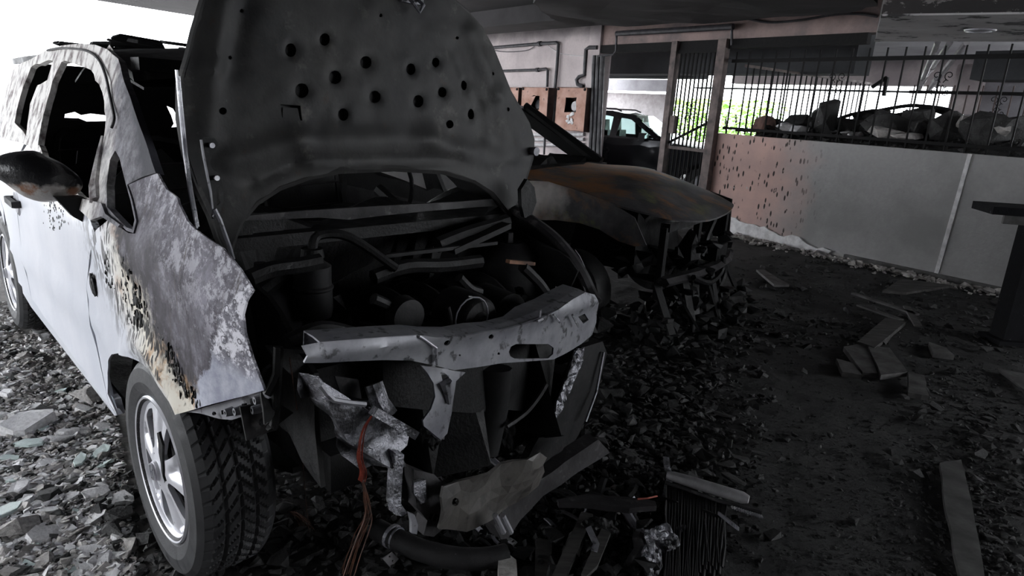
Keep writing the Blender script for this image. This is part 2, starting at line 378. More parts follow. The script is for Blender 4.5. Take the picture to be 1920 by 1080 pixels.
def beam(a, b, w_, h_, bm=None, up=Vector((0, 0, 1)), ends=(1, 1)):
    """bar of rectangular section from a to b"""
    a = Vector(a); b = Vector(b); bm = bm or bmesh.new(); d = (b-a).normalized(); s = d.cross(up)
    if s.length < 1e-3: s = d.cross(Vector((1, 0, 0)))
    s.normalize(); u = s.cross(d); R = []
    for p, k in ((a, ends[0]), (b, ends[1])):
        R.append([bm.verts.new(p+s*(i*w_/2*k)+u*(j*h_/2*k)) for i, j in ((-1, -1), (1, -1), (1, 1), (-1, 1))])
    for i in range(4): bm.faces.new((R[0][i], R[0][(i+1) % 4], R[1][(i+1) % 4], R[1][i]))
    bm.faces.new(R[0][::-1]); bm.faces.new(R[1]); bmesh.ops.recalc_face_normals(bm, faces=bm.faces); return bm
def tube(pts, r, n=8, bm=None, rads=None, flat=1.0):
    pts = [Vector(p) for p in pts]; bm = bm or bmesh.new(); rings = []; s = None
    for i, p in enumerate(pts):
        d = (pts[min(i+1, len(pts)-1)]-pts[max(i-1, 0)])
        if d.length < 1e-7: d = Vector((0, 0, 1))
        d.normalize()
        if s is None:
            s = d.cross(Vector((0, 0, 1)))
            if s.length < .1: s = d.cross(Vector((1, 0, 0)))
        s = (s-d*s.dot(d)).normalized(); u = s.cross(d); rr = rads[i] if rads else r
        rings.append([bm.verts.new(p+(s*math.cos(a)+u*math.sin(a)*flat)*rr) for a in [k*2*math.pi/n for k in range(n)]])
    for i in range(len(rings)-1):
        for k in range(n): bm.faces.new((rings[i][k], rings[i][(k+1) % n], rings[i+1][(k+1) % n], rings[i+1][k]))
    bm.faces.new(rings[0][::-1]); bm.faces.new(rings[-1]); bmesh.ops.recalc_face_normals(bm, faces=bm.faces[:]); return bm
def lathe(prof, n=48, axis='y', bm=None, c=(0, 0, 0), a0=0, a1=2*math.pi):
    bm = bm or bmesh.new(); rings = []; full = abs(a1-a0-2*math.pi) < 1e-6
    for i in range(n if full else n+1):
        a = a0+(a1-a0)*i/n; ring = []
        for r, t in prof:
            p = {'y': (r*math.cos(a), t, r*math.sin(a)), 'z': (r*math.cos(a), r*math.sin(a), t), 'x': (t, r*math.cos(a), r*math.sin(a))}[axis]
            ring.append(bm.verts.new(Vector(p)+Vector(c)))
        rings.append(ring)
    m = len(prof)
    for i in range(n):
        A = rings[i]; B = rings[(i+1) % len(rings)]
        for k in range(m-1): bm.faces.new((A[k], A[k+1], B[k+1], B[k]))
    bmesh.ops.remove_doubles(bm, verts=bm.verts, dist=1e-6); bmesh.ops.recalc_face_normals(bm, faces=bm.faces[:]); return bm
def chunk(sx, sy, sz, n=12, rnd=random):
    bm = bmesh.new()
    for _ in range(n):
        v = Vector((rnd.gauss(0, 1), rnd.gauss(0, 1), rnd.gauss(0, 1))).normalized()
        m = max(abs(v.x), abs(v.y), abs(v.z)); v = v.lerp(v/m, .45)
        bm.verts.new((v.x*sx/2, v.y*sy/2, v.z*sz/2))
    r = bmesh.ops.convex_hull(bm, input=bm.verts[:])
    for v in [v for v in bm.verts if not v.link_faces]: bm.verts.remove(v)
    bm.faces.ensure_lookup_table(); return bm
def flake(sx, sy, t, n=6, rnd=random):
    bm = bmesh.new(); a0 = rnd.uniform(0, 6.28); lo = []; hi = []
    for i in range(n):
        a = a0+i*2*math.pi/n+rnd.uniform(-.35, .35); r = rnd.uniform(.72, 1.1)
        x, y = math.cos(a)*sx/2*r, math.sin(a)*sy/2*r
        lo.append(bm.verts.new((x, y, -t/2))); hi.append(bm.verts.new((x*.93, y*.93, t/2+rnd.uniform(-.2, .2)*t)))
    bm.faces.new(lo[::-1]); bm.faces.new(hi)
    for i in range(n): bm.faces.new((lo[i], lo[(i+1) % n], hi[(i+1) % n], hi[i]))
    return bm
def ragged(pts, amp, n=3, seed=1):
    r = random.Random(seed); out = []
    for i in range(len(pts)):
        a = Vector(pts[i][:2]); b = Vector(pts[(i+1) % len(pts)][:2])
        for k in range(n):
            p = a.lerp(b, k/n)
            if k: p += Vector((r.uniform(-amp, amp), r.uniform(-amp, amp)))
            out.append(p)
    return out

# ============================================================ SETTING
def gz(x, y):
    h = .012*noise.fractal(Vector((x*2.2, y*2.2, 0)), 1, 2, 4) + .008*noise.fractal(Vector((x*9, y*9, 3)), 1, 2, 3)
    return h - .012
bm = bmesh.new(); NX, NY = 250, 240; X0, X1, Y0, Y1 = -4.6, 5.4, .4, 10.0; g = []
for j in range(NY+1):
    g.append([bm.verts.new((X0+(X1-X0)*i/NX, Y0+(Y1-Y0)*j/NY, gz(X0+(X1-X0)*i/NX, Y0+(Y1-Y0)*j/NY))) for i in range(NX+1)])
for j in range(NY):
    for i in range(NX): bm.faces.new((g[j][i], g[j][i+1], g[j+1][i+1], g[j+1][i]))
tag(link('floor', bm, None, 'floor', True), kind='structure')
bm = bmesh.new(); box(bm, (0, 8, -.09), (44, 44, .12)); tag(link('floor_slab', bm, None, 'floor'), kind='structure')
bm = bmesh.new(); box(bm, (-20, 14, -.07), (16, 40, .12)); tag(link('outdoor_paving', bm, None, 'paving'), kind='structure')

def wbox(s0, s1, z0, z1, d0, d1, bm=None):
    bm = bm or bmesh.new(); box(bm, ((s0+s1)/2, (d0+d1)/2, (z0+z1)/2), (abs(s1-s0), abs(d1-d0), abs(z1-z0))); return bm
def wl(name, bm, mt, kind='structure'):
    o = link(name, bm, None, mt); o.location = ww.o; o.rotation_euler = (0, 0, ww.a); return tag(o, kind=kind)
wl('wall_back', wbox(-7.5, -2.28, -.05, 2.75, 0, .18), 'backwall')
wl('wall_lintel', wbox(-2.28, 7, 2.31, 2.75, 0, .18), 'lintel')
wl('wall_right', wbox(-.10, 7, -.05, 1.2, 0, .16), 'lowwall')
# pale vertical joint strip and ledge of the low wall
o = wl('trim_1', beam((2.745, -.004, 1.2), (2.70, -.004, .0), .012, .035), 'plaster')
bm = bmesh.new(); box(bm, (3.4, -.02, .02), (3.2, .05, .05)); wl('trim_2', bm, 'tile')
# broken render foot in relief
pts = [(-.1, .16), (.3, .20), (.55, .16), (.8, .17), (1.0, .10), (1.25, .13), (1.4, .06), (1.65, .05), (1.6, -.01), (-.1, -.01)]
o = wl('trim_3', sheet(ragged(pts, .02, 3, 5), [], .06, lambda u, v: Vector((u, -.03, v)), .03, side=1), 'plaster')
# raised ground behind the low wall
wl('raised_ground', wbox(-.1, 7, -.05, 1.16, .16, 3.2), 'darkstone')
# ceilings
def slab(name, pts, z0, z1, mt, holes=()):
    bm = bmesh.new(); lo = [bm.verts.new((p[0], p[1], z0)) for p in pts]; hi = [bm.verts.new((p[0], p[1], z1)) for p in pts]
    bm.faces.new(lo); bm.faces.new(hi[::-1])
    for i in range(len(pts)): bm.faces.new((lo[i], lo[(i+1) % len(pts)], hi[(i+1) % len(pts)], hi[i]))
    bmesh.ops.recalc_face_normals(bm, faces=bm.faces); return tag(link(name, bm, None, mt), kind='structure')
w0 = ww.wor((-7.5, 0, 0)); w1 = ww.wor((8, 0, 0))
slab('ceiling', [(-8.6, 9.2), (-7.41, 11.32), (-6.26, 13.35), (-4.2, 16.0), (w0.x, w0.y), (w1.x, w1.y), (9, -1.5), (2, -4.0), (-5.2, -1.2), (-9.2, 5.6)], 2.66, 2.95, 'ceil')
bm = bmesh.new(); box(bm, (1.5, -2.6, 1.3), (15, .2, 2.8)); tag(link('added_wall_front', bm, None, 'ceil'), kind='structure')  # unseen wall added behind the camera to hold back light from there
def frp(px, py, off): return ww.Y(px, py, off)
# far ceilings beyond the wall
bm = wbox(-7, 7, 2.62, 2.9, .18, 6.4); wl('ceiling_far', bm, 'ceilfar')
# downstand beams
def pxbox(name, x0, y0, x1, y1, d, th, mt):
    a = frp(x0, y0, d); b = frp(x1, y1, d); return wl(name, wbox(min(a.x, b.x), max(a.x, b.x), min(a.z, b.z), max(a.z, b.z), d, d+th), mt)
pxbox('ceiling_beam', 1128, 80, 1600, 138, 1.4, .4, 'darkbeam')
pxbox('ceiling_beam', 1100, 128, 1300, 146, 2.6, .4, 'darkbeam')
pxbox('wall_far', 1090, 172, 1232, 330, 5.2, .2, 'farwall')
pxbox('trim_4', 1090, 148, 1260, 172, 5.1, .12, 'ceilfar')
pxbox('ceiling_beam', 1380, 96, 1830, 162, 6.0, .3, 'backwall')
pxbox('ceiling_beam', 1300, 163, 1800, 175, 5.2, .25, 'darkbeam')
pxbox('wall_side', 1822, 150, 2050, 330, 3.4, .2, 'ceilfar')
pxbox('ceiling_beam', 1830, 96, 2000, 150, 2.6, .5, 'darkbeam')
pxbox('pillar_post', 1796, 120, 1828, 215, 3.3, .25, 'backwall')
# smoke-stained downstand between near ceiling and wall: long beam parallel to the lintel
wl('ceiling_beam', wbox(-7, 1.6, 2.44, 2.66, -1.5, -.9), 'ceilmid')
# peeling soffit box at upper right with its round lamp recess
pts = [onz(x, y, 2.42) for x, y in ((975, -30), (1000, 0), (1030, 26), (1076, 44), (1200, 42), (1400, 33), (1560, 20), (1645, 8), (1645, -60))]
tag(link('ceiling_skin', sheet(ragged([(p.x, p.y) for p in pts], .05, 5, 8), [], .25, lambda u, v: Vector((u, v, 2.43+.03*noise.noise(Vector((u*2, v*2, 0))))), .04), None, 'ceil'), kind='structure')
zs = 2.10; a = ww.loc(onz(1640, 78, zs)); b = ww.loc(onz(1652, 30, zs))
sp_ = [onz(x, y, zs) for x, y in ((1640, 78), (1652, 30), (2100, 24), (2100, 78))]
slab('soffit_box', [(p.x, p.y) for p in sp_], zs+.012, 2.72, 'peelbeam'); slab('soffit_lit_face', [(p.x, p.y) for p in sp_], zs, zs+.012, 'soffitlit'); q = onz(1838, 56, zs)  # thin lower plate carries the painted-in light of the underside
lamp = thing('recessed_lamp', 'round recessed ceiling lamp ring in the peeling soffit at upper right', 'lamp', loc=q)
LAMP = (lamp, q)

lamp, q = LAMP
link('ring', lathe([(.07, .0), (.075, -.012), (.095, -.01), (.10, .0)], 32, 'z'), lamp, 'alu', True); link('bulb_glass', lathe([(0, -.004), (.07, -.003), (.07, 0)], 24, 'z'), lamp, 'palepipe')
# ============================================================ FENCE, GATE, PIPES, METER BOXES
def wthing(name, label, cat, group=None):
    o = thing(name, label, cat, ww, group=group); return o
def vbar(s, d, z0, z1, t=.014, bm=None):
    bm = bm or bmesh.new(); box(bm, (s, d, (z0+z1)/2), (t, t, z1-z0)); return bm
def spiral(c, r, turns, sg, sv, d):
    pts = []
    for i in range(15):
        a = i/14*turns*2*math.pi; k = r*(1-.75*i/14); pts.append((c[0]+sg*math.sin(a)*k, d, c[1]+sv*(r-math.cos(a)*k)))
    return pts
def scroll(parent, s, z, d, R=.045):
    bm = bmesh.new()
    for sg in (-1, 1):
        for sv in (-1, 1):
            pts = [(s+sg*.012, d, z+sv*.01), (s+sg*.03, d, z+sv*.035)]
            pts += spiral((s+sg*.055, z+sv*.03), R, 1.15, -sg, sv, d); tube(pts, .0045, 5, bm)
    link('scroll_ornament', bm, parent, 'iron')
fence = wthing('iron_fence', 'black wrought iron fence with scrolls on top of the low grey wall', 'fence')
link('rail', wbox(-.05, 7, 2.045, 2.085, .06, .10), fence, 'iron'); link('rail', wbox(-.05, 7, 1.255, 1.285, .06, .10), fence, 'iron')
base = None
for i in range(36):
    s = .0+i*.1775
    o = D.objects.new('bar', base.data) if base else link('bar', vbar(0, .08, 1.19, 2.17), fence, 'iron')
    base = base or o
    if o.name not in COL.objects: COL.objects.link(o)
    o.parent = fence; o.location = (s, 0, 0)
for px in (1567, 1765): q = frp(px, 157, .08); scroll(fence, q.x, q.z, .08)
fence2 = wthing('iron_fence', 'second iron fence standing behind the rubble heap at far right', 'fence')
q = frp(1850, 175, 2.6); zt = q.z
link('rail', wbox(q.x-.9, q.x+2, zt-.02, zt+.02, 2.58, 2.62), fence2, 'iron')
for i in range(18):
    o = link('bar', vbar(q.x-.85+i*.16, 2.6, 1.1, zt+.09), fence2, 'ironrust')
q = frp(1870, 200, 2.6); scroll(fence2, q.x, q.z, 2.6, .05)
fence3 = wthing('side_railing', 'barred side railing running back from the gate post beside the bright opening', 'railing')
link('rail', beam((.06, .2, 2.02), (.06, 3.4, 2.02), .03, .03), fence3, 'ironrust'); link('rail', beam((.06, .2, 1.25), (.06, 3.4, 1.25), .03, .03), fence3, 'iron')
for i in range(24): link('bar', vbar(.06, .25+i*.135, 1.2, 2.02), fence3, 'iron')
# gate
gate = wthing('metal_gate', 'tall barred metal gate with scrolls between two scorched posts', 'gate')
a = frp(1269, 97, -.03); b = frp(1357, 90, -.03); gs0 = a.x; gs1 = b.x-.03
link('post', wbox(gs0-.05, gs0+.04, 0, 2.31, -.09, 0), gate, 'ironrust'); link('post', wbox(gs1-.02, gs1+.10, 0, 2.31, -.09, 0), gate, 'ironrust')
link('rail', wbox(gs0, gs1, 2.16, 2.2, -.05, -.02), gate, 'iron'); link('rail', wbox(gs0, gs1, .95, .99, -.05, -.02), gate, 'ironrust'); link('rail', wbox(gs0, gs1, .12, .17, -.05, -.02), gate, 'iron')
for i in range(9): link('bar', vbar(gs0+.09+i*(gs1-gs0-.14)/8.5, -.035, .12, 2.18, .016), gate, 'iron')
for z in (.62, 1.45): scroll(gate, (gs0+gs1)/2, z, -.035, .05)
link('lock_plate', wbox(gs0+.05, gs0+.13, 1.15, 1.38, -.07, -.02), gate, 'ironrust')
link('brace', beam((gs0+.02, -.02, 1.02), (gs1, -.02, 1.35), .012, .03), gate, 'iron')
# dark steel frame under the lintel
o = wthing('door_header', 'long black steel header under the lintel above the gate', 'beam'); link('bar', wbox(-2.28, 1.6, 2.2, 2.31, -.03, .05), o, 'iron')
def ppx(lst, d): return [ww.Y(x, y, d) for x, y in lst]
def pipe(name, label, pts, d, r, mt='pipe', cat='pipe', joints=(), group=None):
    o = wthing(name, label, cat, group); P = ppx(pts, d); link('tube', tube(P, r, 8), o, mt, True)
    for j in joints:
        p = ppx([j], d)[0]; link('coupling', tube([p+Vector((-.03, 0, 0)), p+Vector((.03, 0, 0))], r*1.6, 8), o, mt)
    return o
pipe('water_pipe', 'dark pipe running high across the pale wall and turning down between the meter boxes', [(905, 91), (1012, 82), (1043, 80), (1047, 83), (1044, 130), (1040, 170), (1038, 215), (1036, 245)], -.05, .026, joints=[(1012, 82)])
pipe('water_pipe', 'lower horizontal pipe above the middle meter box, with an elbow down', [(915, 134), (1008, 131), (1024, 129), (1027, 132), (1026, 163)], -.05, .022, joints=[(1008, 131)])
pipe('water_pipe', 'hooked pipe coming out of the wall left of the dark column', [(1120, 89), (1105, 89), (1099, 93), (1097, 120), (1096, 140), (1086, 144), (1081, 150), (1083, 158), (1094, 163)], -.06, .03)
pipe('cable_conduit', 'thick black conduit hung under the ceiling over the gate', [(1156, 63), (1260, 57), (1375, 50)], -.12, .035, cat='conduit')
pipe('drop_pipe', 'thin black pipe dropping from the conduit beside the column', [(1156, 63), (1155, 96), (1150, 102), (1122, 105)], -.1, .016)
pipe('drop_pipe', 'thin black pipe dropping from the conduit onto the right gate post', [(1372, 49), (1372, 85)], -.1, .016)
for i, (x, lab) in enumerate(((1112, 'leftmost of the three black pipes up the pale column'), (1119.5, 'middle of the three black pipes up the pale column'), (1127, 'rightmost of the three black pipes up the pale column'))):
    pipe('riser_pipe', lab, [(x+3, 104), (x-1, 200), (x-5, 300)], -.08, .036, group='black riser pipes on the column')
wl('pillar', wbox(-2.52, -2.28, 0, 2.66, -.05, .2), 'backwall')
def wire(label, pts, d, r=.006, mt='pipe'):
    o = wthing('hanging_cable', label, 'cable'); link('cable', tube(smooth_pts([p for p in ppx(pts, d)], 4, False), r, 5), o, mt)
wire('thin slack cable drooping below the high pipe on the pale wall', [(905, 88), (940, 97), (985, 95), (1002, 87)], -.03)
wire('pale thin cable along the wall from the high pipe to the column', [(1025, 84), (1048, 99), (1075, 104), (1100, 105)], -.02, .005, 'plaster')
wire('black cable sagging in two loops below the ceiling edge above the fence', [(1340, 42), (1390, 34), (1440, 42), (1500, 38), (1560, 28), (1610, 26), (1645, 31)], -.03, .014)
# sloping pale pipes beyond the fence
for i, (p, q, lab) in enumerate((((1758, 80), (1722, 170), 'leftmost of the three pale pipes sloping down beyond the fence'), ((1781, 80), (1738, 140), 'middle of the three pale pipes sloping down beyond the fence'), ((1812, 80), (1742, 168), 'rightmost of the three pale pipes sloping down beyond the fence'))):
    o = wthing('waste_pipe', lab, 'pipe', 'pale sloping pipes'); a = ww.Y(*p, 2.2); b = ww.Y(*q, 3.6)
    link('tube', tube([a, a.lerp(b, .5), b], .035, 8), o, 'palepipe', True); link('coupling', tube([a.lerp(b, .72), a.lerp(b, .80)], .05, 8), o, 'palepipe')
o = wthing('ceiling_bracket', 'small black angled bracket under the bright ceiling beyond the fence', 'bracket')
P = ppx([(1635, 164), (1663, 145), (1657, 180)], 4.8); link('arm', beam(P[0], P[1], .05, .05), o, 'iron'); link('arm', beam(P[1], P[2], .05, .05), o, 'iron')
# meter boxes
def meter(label, x0, x1, hole, seed, extra=False):
    o = wthing('meter_box', label, 'meter box', 'scorched meter boxes on the pale wall'); d = -.2
    a = ww.Y(x0, 163, d); b = ww.Y(x1, 245, d); s0, s1, z1 = a.x, b.x, a.z; z0 = 1.06
    cx = s0+(s1-s0)*.5; H = []
    hw = (s1-s0)*.2; H = [(cx-hw, 1.33), (cx+hw, 1.34), (cx+hw*.95, 1.56), (cx-hw*.9, 1.55)]
    if hole == 'low': H.append((cx+hw*.2, 1.56))
    link('door', sheet([(s0, z0), (s1, z0), (s1, z1), (s0, z1)], [ragged(H, .01, 3, seed)], .12, lambda u, v: Vector((u, d, v)), .006, side=1), o, 'meter')
    bm = bmesh.new()
    box(bm, (s0+.004, d/2, (z0+z1)/2), (.01, -d, z1-z0)); box(bm, (s1-.004, d/2, (z0+z1)/2), (.01, -d, z1-z0))
    box(bm, ((s0+s1)/2, d/2, z1-.005), (s1-s0, -d, .01)); box(bm, ((s0+s1)/2, d/2, z0+.005), (s1-s0, -d, .01)); box(bm, ((s0+s1)/2, -.01, (z0+z1)/2), (s1-s0, .01, z1-z0))
    link('cabinet', bm, o, 'meterside')
    bm = lathe([(.001, -.10), (.07, -.10), (.085, -.06), (.085, -.02)], 20, 'y', c=(cx, -.02, 1.43)); link('meter_dial', bm, o, 'palepipe' if hole != 'low' else 'pipe', True)
    for k in (s0+.04, s1-.04): link('hinge', lathe([(0, -.015), (.02, -.015), (.02, .01), (0, .01)], 8, 'y', c=(k, d, z1-.03)), o, 'iron')
    bm = bmesh.new(); r = random.Random(seed)
    for _ in range(7): 
        c_ = chunk(.09, .02, .07, 9, r); bmesh.ops.translate(c_, verts=c_.verts, vec=(cx+r.uniform(-.1, .1), d-.008, 1.27+r.uniform(-.09, .05))); me = D.meshes.new('t'); c_.to_mesh(me); c_.free(); bm.from_mesh(me)
    link('melted_residue', bm, o, 'plaster')
meter('left scorched orange meter box, mostly hidden behind the raised hood', 930, 968, 'sq', 1)
meter('middle scorched orange meter box with a torn top window', 979, 1023, 'low', 2)
meter('right scorched orange meter box beside the dark column, pale dial in its hole', 1045, 1094, 'sq', 3)
o = wthing('gas_pipes', 'pale horizontal pipes with valves low on the wall below the meter boxes', 'pipe')
for y in (253, 262, 272): link('tube', tube(ppx([(940, y), (1095, y-1)], -.08), .028, 8), o, 'palepipe', True)
link('tube', tube(ppx([(1038, 232), (1036, 248), (1022, 251), (1021, 262), (1020, 290)], -.12), .018, 8), o, 'pipe')
link('valve', tube(ppx([(1044, 245), (1046, 262)], -.14), .03, 8), o, 'pipe'); link('valve_handle', tube(ppx([(1077, 268), (1077, 280)], -.15), .025, 8), o, 'yellow'); link('valve', tube(ppx([(1081, 270), (1081, 292)], -.13), .03, 8), o, 'pipe')

# ============================================================ RUBBLE BEHIND THE FENCE
r = random.Random(21)
heap = [(1436, 236, 26, 30, 'pinkstone'), (1455, 240, 40, 26, 'darkstone'), (1490, 236, 44, 30, 'darkstone'), (1478, 240, 22, 14, 'plaster'), (1500, 241, 18, 12, 'plaster'), (1530, 224, 46, 46, 'darkstone'), (1556, 222, 32, 52, 'darkstone'), (1580, 240, 50, 24, 'darkstone'),
        (1620, 240, 70, 26, 'darkstone'), (1663, 232, 60, 40, 'darkstone'), (1690, 240, 50, 26, 'darkstone'), (1716, 232, 46, 44, 'darkstone'), (1745, 240, 60, 30, 'darkstone'), (1772, 236, 50, 40, 'darkstone'), (1800, 244, 50, 28, 'darkstone'),
        (1822, 252, 54, 44, 'pinkstone'), (1848, 246, 56, 48, 'darkstone'), (1882, 248, 60, 42, 'darkstone'), (1910, 256, 50, 36, 'darkstone'), (1590, 250, 12, 7, 'plaster'), (1606, 252, 10, 6, 'plaster'), (1700, 256, 30, 12, 'stone'), (1668, 252, 50, 16, 'stone'), (1640, 218, 40, 20, 'darkstone')]
cnt = {}; ORD = 'first second third fourth fifth sixth seventh eighth ninth tenth eleventh twelfth thirteenth fourteenth fifteenth sixteenth seventeenth eighteenth'.split()
nm = {'pinkstone': 'reddish', 'darkstone': 'dark sooty', 'plaster': 'small pale', 'stone': 'grey'}
for i, (x, y, wd_, ht, mt) in enumerate(sorted(heap)):
    d = .35 if mt == 'plaster' or ht < 20 else (.55+.25*(i % 3)); p = ww.Y(x, y, d); k = (p-ww.loc(EYE)).length/FP*1.05
    bm = chunk(wd_*k*1.25, .35, ht*k*1.15, 16, r); o = link('rubble_block', bm, None, mt); o.location = ww.wor(p); o.rotation_euler = (r.uniform(-.15, .15), r.uniform(-.25, .25), ww.a)
    cnt[mt] = cnt.get(mt, 0)+1; tag(o, f'{ORD[cnt[mt]-1]} {nm[mt]} rubble block counted from the gate along the fence', 'rubble', 'rubble blocks heaped behind the fence')
bm = bmesh.new()
for i in range(900):
    px = r.uniform(1420, 1930); c_ = chunk(r.uniform(.04, .16), r.uniform(.04, .14), r.uniform(.03, .10), 9, r)
    p = ww.Y(px, 250+(px-1345)*.03, .3+r.random()*.9); bmesh.ops.translate(c_, verts=c_.verts, vec=(p.x, p.y, 1.17+r.random()*.05+.10*(p.y > .45))); me = D.meshes.new('t'); c_.to_mesh(me); c_.free(); bm.from_mesh(me)
wl('loose_rubble', bm, 'darkstone', 'stuff')
bm = bmesh.new(); gr_ = []
for i in range(61):
    sx = .25+i*.09; row = []
    for j in range(9):
        dy = .22+j*.17; hgt = (.10+.07*noise.noise(Vector((sx*2, j*.5, 0)))+.05*min(1, sx/3))*min(1, j/2)*max(0, 1-max(0, j-6)/2.0); row.append(bm.verts.new((sx, dy, 1.165+max(0, hgt))))
    gr_.append(row)
for i in range(60):
    for j in range(8): bm.faces.new((gr_[i][j], gr_[i+1][j], gr_[i+1][j+1], gr_[i][j+1]))
wl('earth_mound', bm, 'darkstone', 'stuff')
# tangled charred branches over the heap
o = wthing('charred_branches', 'tangle of thin charred branches on top of the rubble heap', 'branches')
for pts in ([(1600, 218), (1660, 205), (1720, 198), (1780, 216), (1850, 236)], [(1640, 222), (1690, 214), (1740, 204), (1800, 222)], [(1560, 228), (1610, 212), (1680, 216), (1760, 232)], [(1720, 198), (1775, 205), (1800, 225), (1812, 240)], [(1690, 230), (1700, 208), (1712, 228)]):
    link('branch', tube(smooth_pts(ppx(pts, .9), 4, False), .022, 6), o, 'char')
# hedge outside beyond the gate
o = wthing('garden_hedge', 'sunlit green hedge outside beyond the barred gate', 'hedge'); bm = bmesh.new(); r = random.Random(4)
h0 = ww.Y(1236, 240, 7.5).x; h1 = ww.Y(1425, 240, 7.5).x
for i in range(2400):
    p = Vector((r.uniform(h0, h1), 7.5+r.uniform(0, 1.2), r.uniform(.2, 1.0)**.8*1.85)); q = Matrix.Rotation(r.uniform(0, 6.3), 3, 'Z') @ Matrix.Rotation(r.uniform(0, 6.3), 3, 'X'); s_ = r.uniform(.04, .09)
    bm.faces.new([bm.verts.new(p+q @ Vector(v)*s_) for v in ((-1, 0, 0), (0, -.5, .1), (1, 0, 0), (0, .5, .1))])
link('foliage', bm, o, 'leaf'); bm = bmesh.new()
for i in range(10): s_ = h0+(h1-h0)*(i+.5)/10; tube([(s_, 8.1, 0), (s_+.1, 8.1, .8), (s_-.05, 8.1, 1.5)], .03, 6, bm)
link('stems', bm, o, 'wood')

# ============================================================ CAR 3: intact dark wagon beyond the gate opening
def carshell(root, fr, L0, L1, hw, prof, belt, roofz, mt, wins, thick=.02): pass
wg = thing('station_wagon', 'intact dark estate car with roof rails parked beyond the gate opening', 'car', cc)
HW = .82
def y3(z): return HW-max(0, z-.95)*.42
low = [(-3.4, .35), (-3.05, .35), (-2.9, .6), (-2.65, .68), (-2.4, .6), (-2.25, .35), (-.15+.0, .35), (-.02, .6), (.25, .7), (.5, .6), (.62, .35), (.9, .38), (.95, .62), (.78, .78), (.2, .9), (-.42, .97), (-3.3, .99), (-3.45, .8)]
up = [(-.42, .97), (-1.0, 1.34), (-1.4, 1.40), (-2.6, 1.38), (-3.1, 1.25), (-3.35, .97)]
w1_ = [(-.62, 1.0), (-.66, 1.04), (-1.05, 1.28), (-1.22, 1.31), (-1.25, 1.0)]; w2_ = [(-1.36, 1.0), (-1.36, 1.31), (-1.5, 1.33), (-2.15, 1.31), (-2.2, 1.0)]; w3_ = [(-2.3, 1.02), (-2.28, 1.28), (-2.7, 1.24), (-2.95, 1.04)]
for sg in (-1, 1):
    link('body_side', sheet(low, [], .15, lambda u, v: Vector((u, sg*y3(v), v)), .03, side=1), wg, 'carpaint3')
    f = link('window_frame', sheet(up, [w1_, w2_, w3_], .12, lambda u, v: Vector((u, sg*y3(v), v)), .02), wg, 'carpaint3')
    for wn_ in (w1_, w2_, w3_): link('side_window', sheet(wn_, [], .3, lambda u, v: Vector((u, sg*(y3(v)-.01), v)), .004), f, 'glass')
    link('roof_rail', tube([(-1.25, sg*.6, 1.40), (-1.35, sg*.6, 1.435), (-2.4, sg*.6, 1.425), (-2.55, sg*.6, 1.39)], .014, 6), wg, 'bare')
    for x in (.25, -2.65):
        wh = link('wheel', lathe([(.19, -.09), (.29, -.1), (.31, -.06), (.31, .06), (.29, .1), (.19, .09)], 28, 'y', c=(x, sg*.74, .31)), wg, 'rubber', True)
        link('rim', lathe([(0, -.02), (.19, -.05), (.2, -.09), (.2, .09), (.19, .05), (0, .02)], 20, 'y', c=(x, sg*.74, .31)), wh, 'alu')
link('roof', sheet([(-1.0, -.64), (-1.0, .64), (-3.1, .6), (-3.1, -.6)], [], .3, lambda u, v: Vector((u, v, 1.405-.06*(v/.64)**2-(.05*(u+1.4)**2 if u > -1.4 else .02*(u+1.4)**2)-(.1*max(0, u+1.15)*3))), .02), wg, 'carpaint3')
link('hood', sheet([(-.45, -.72), (-.45, .72), (.7, .66), (.85, .4), (.88, 0), (.85, -.4), (.7, -.66)], [], .2, lambda u, v: Vector((u, v, 1.0-.05*(v/.7)**2-.1*(u+.42)**2-.04*(u+.42))), .02), wg, 'carpaint3')
link('windshield', sheet([(-.44, -.70), (-.44, .70), (-1.0, .6), (-1.0, -.6)], [], .3, lambda u, v: Vector((u, v, .98+(-.44-u)*.66)), .005), wg, 'glass')
bm = bmesh.new(); box(bm, (.9, 0, .55), (.12, 1.5, .4)); link('bumper', bm, wg, 'carpaint3')
bm = bmesh.new(); box(bm, (-3.4, 0, .65), (.12, 1.5, .6)); link('tailgate', bm, wg, 'carpaint3')
link('steering_wheel', lathe([(.155, -.012), (.18, 0), (.155, .012)], 24, 'x', c=(-.95, .3, .98)), wg, 'char')
bm = bmesh.new(); box(bm, (-.6, 0, .9), (.45, 1.3, .14)); link('dashboard', bm, wg, 'char')
for y in (-.35, .35):
    s_ = bmesh.new(); box(s_, (-1.55, y, .75), (.18, .5, .65), taper=.8); so = link('seat', s_, wg, 'char'); h_ = bmesh.new(); box(h_, (-1.6, y, 1.16), (.1, .26, .18), taper=.8); link('headrest', h_, so, 'char')
m_ = bmesh.new(); box(m_, (-.78, -.88, 1.02), (.12, .16, .12), taper=.8); link('side_mirror', m_, wg, 'carpaint3')
m_ = bmesh.new(); box(m_, (-.98, 0, 1.27), (.03, .2, .06)); link('rear_view_mirror', m_, wg, 'char')

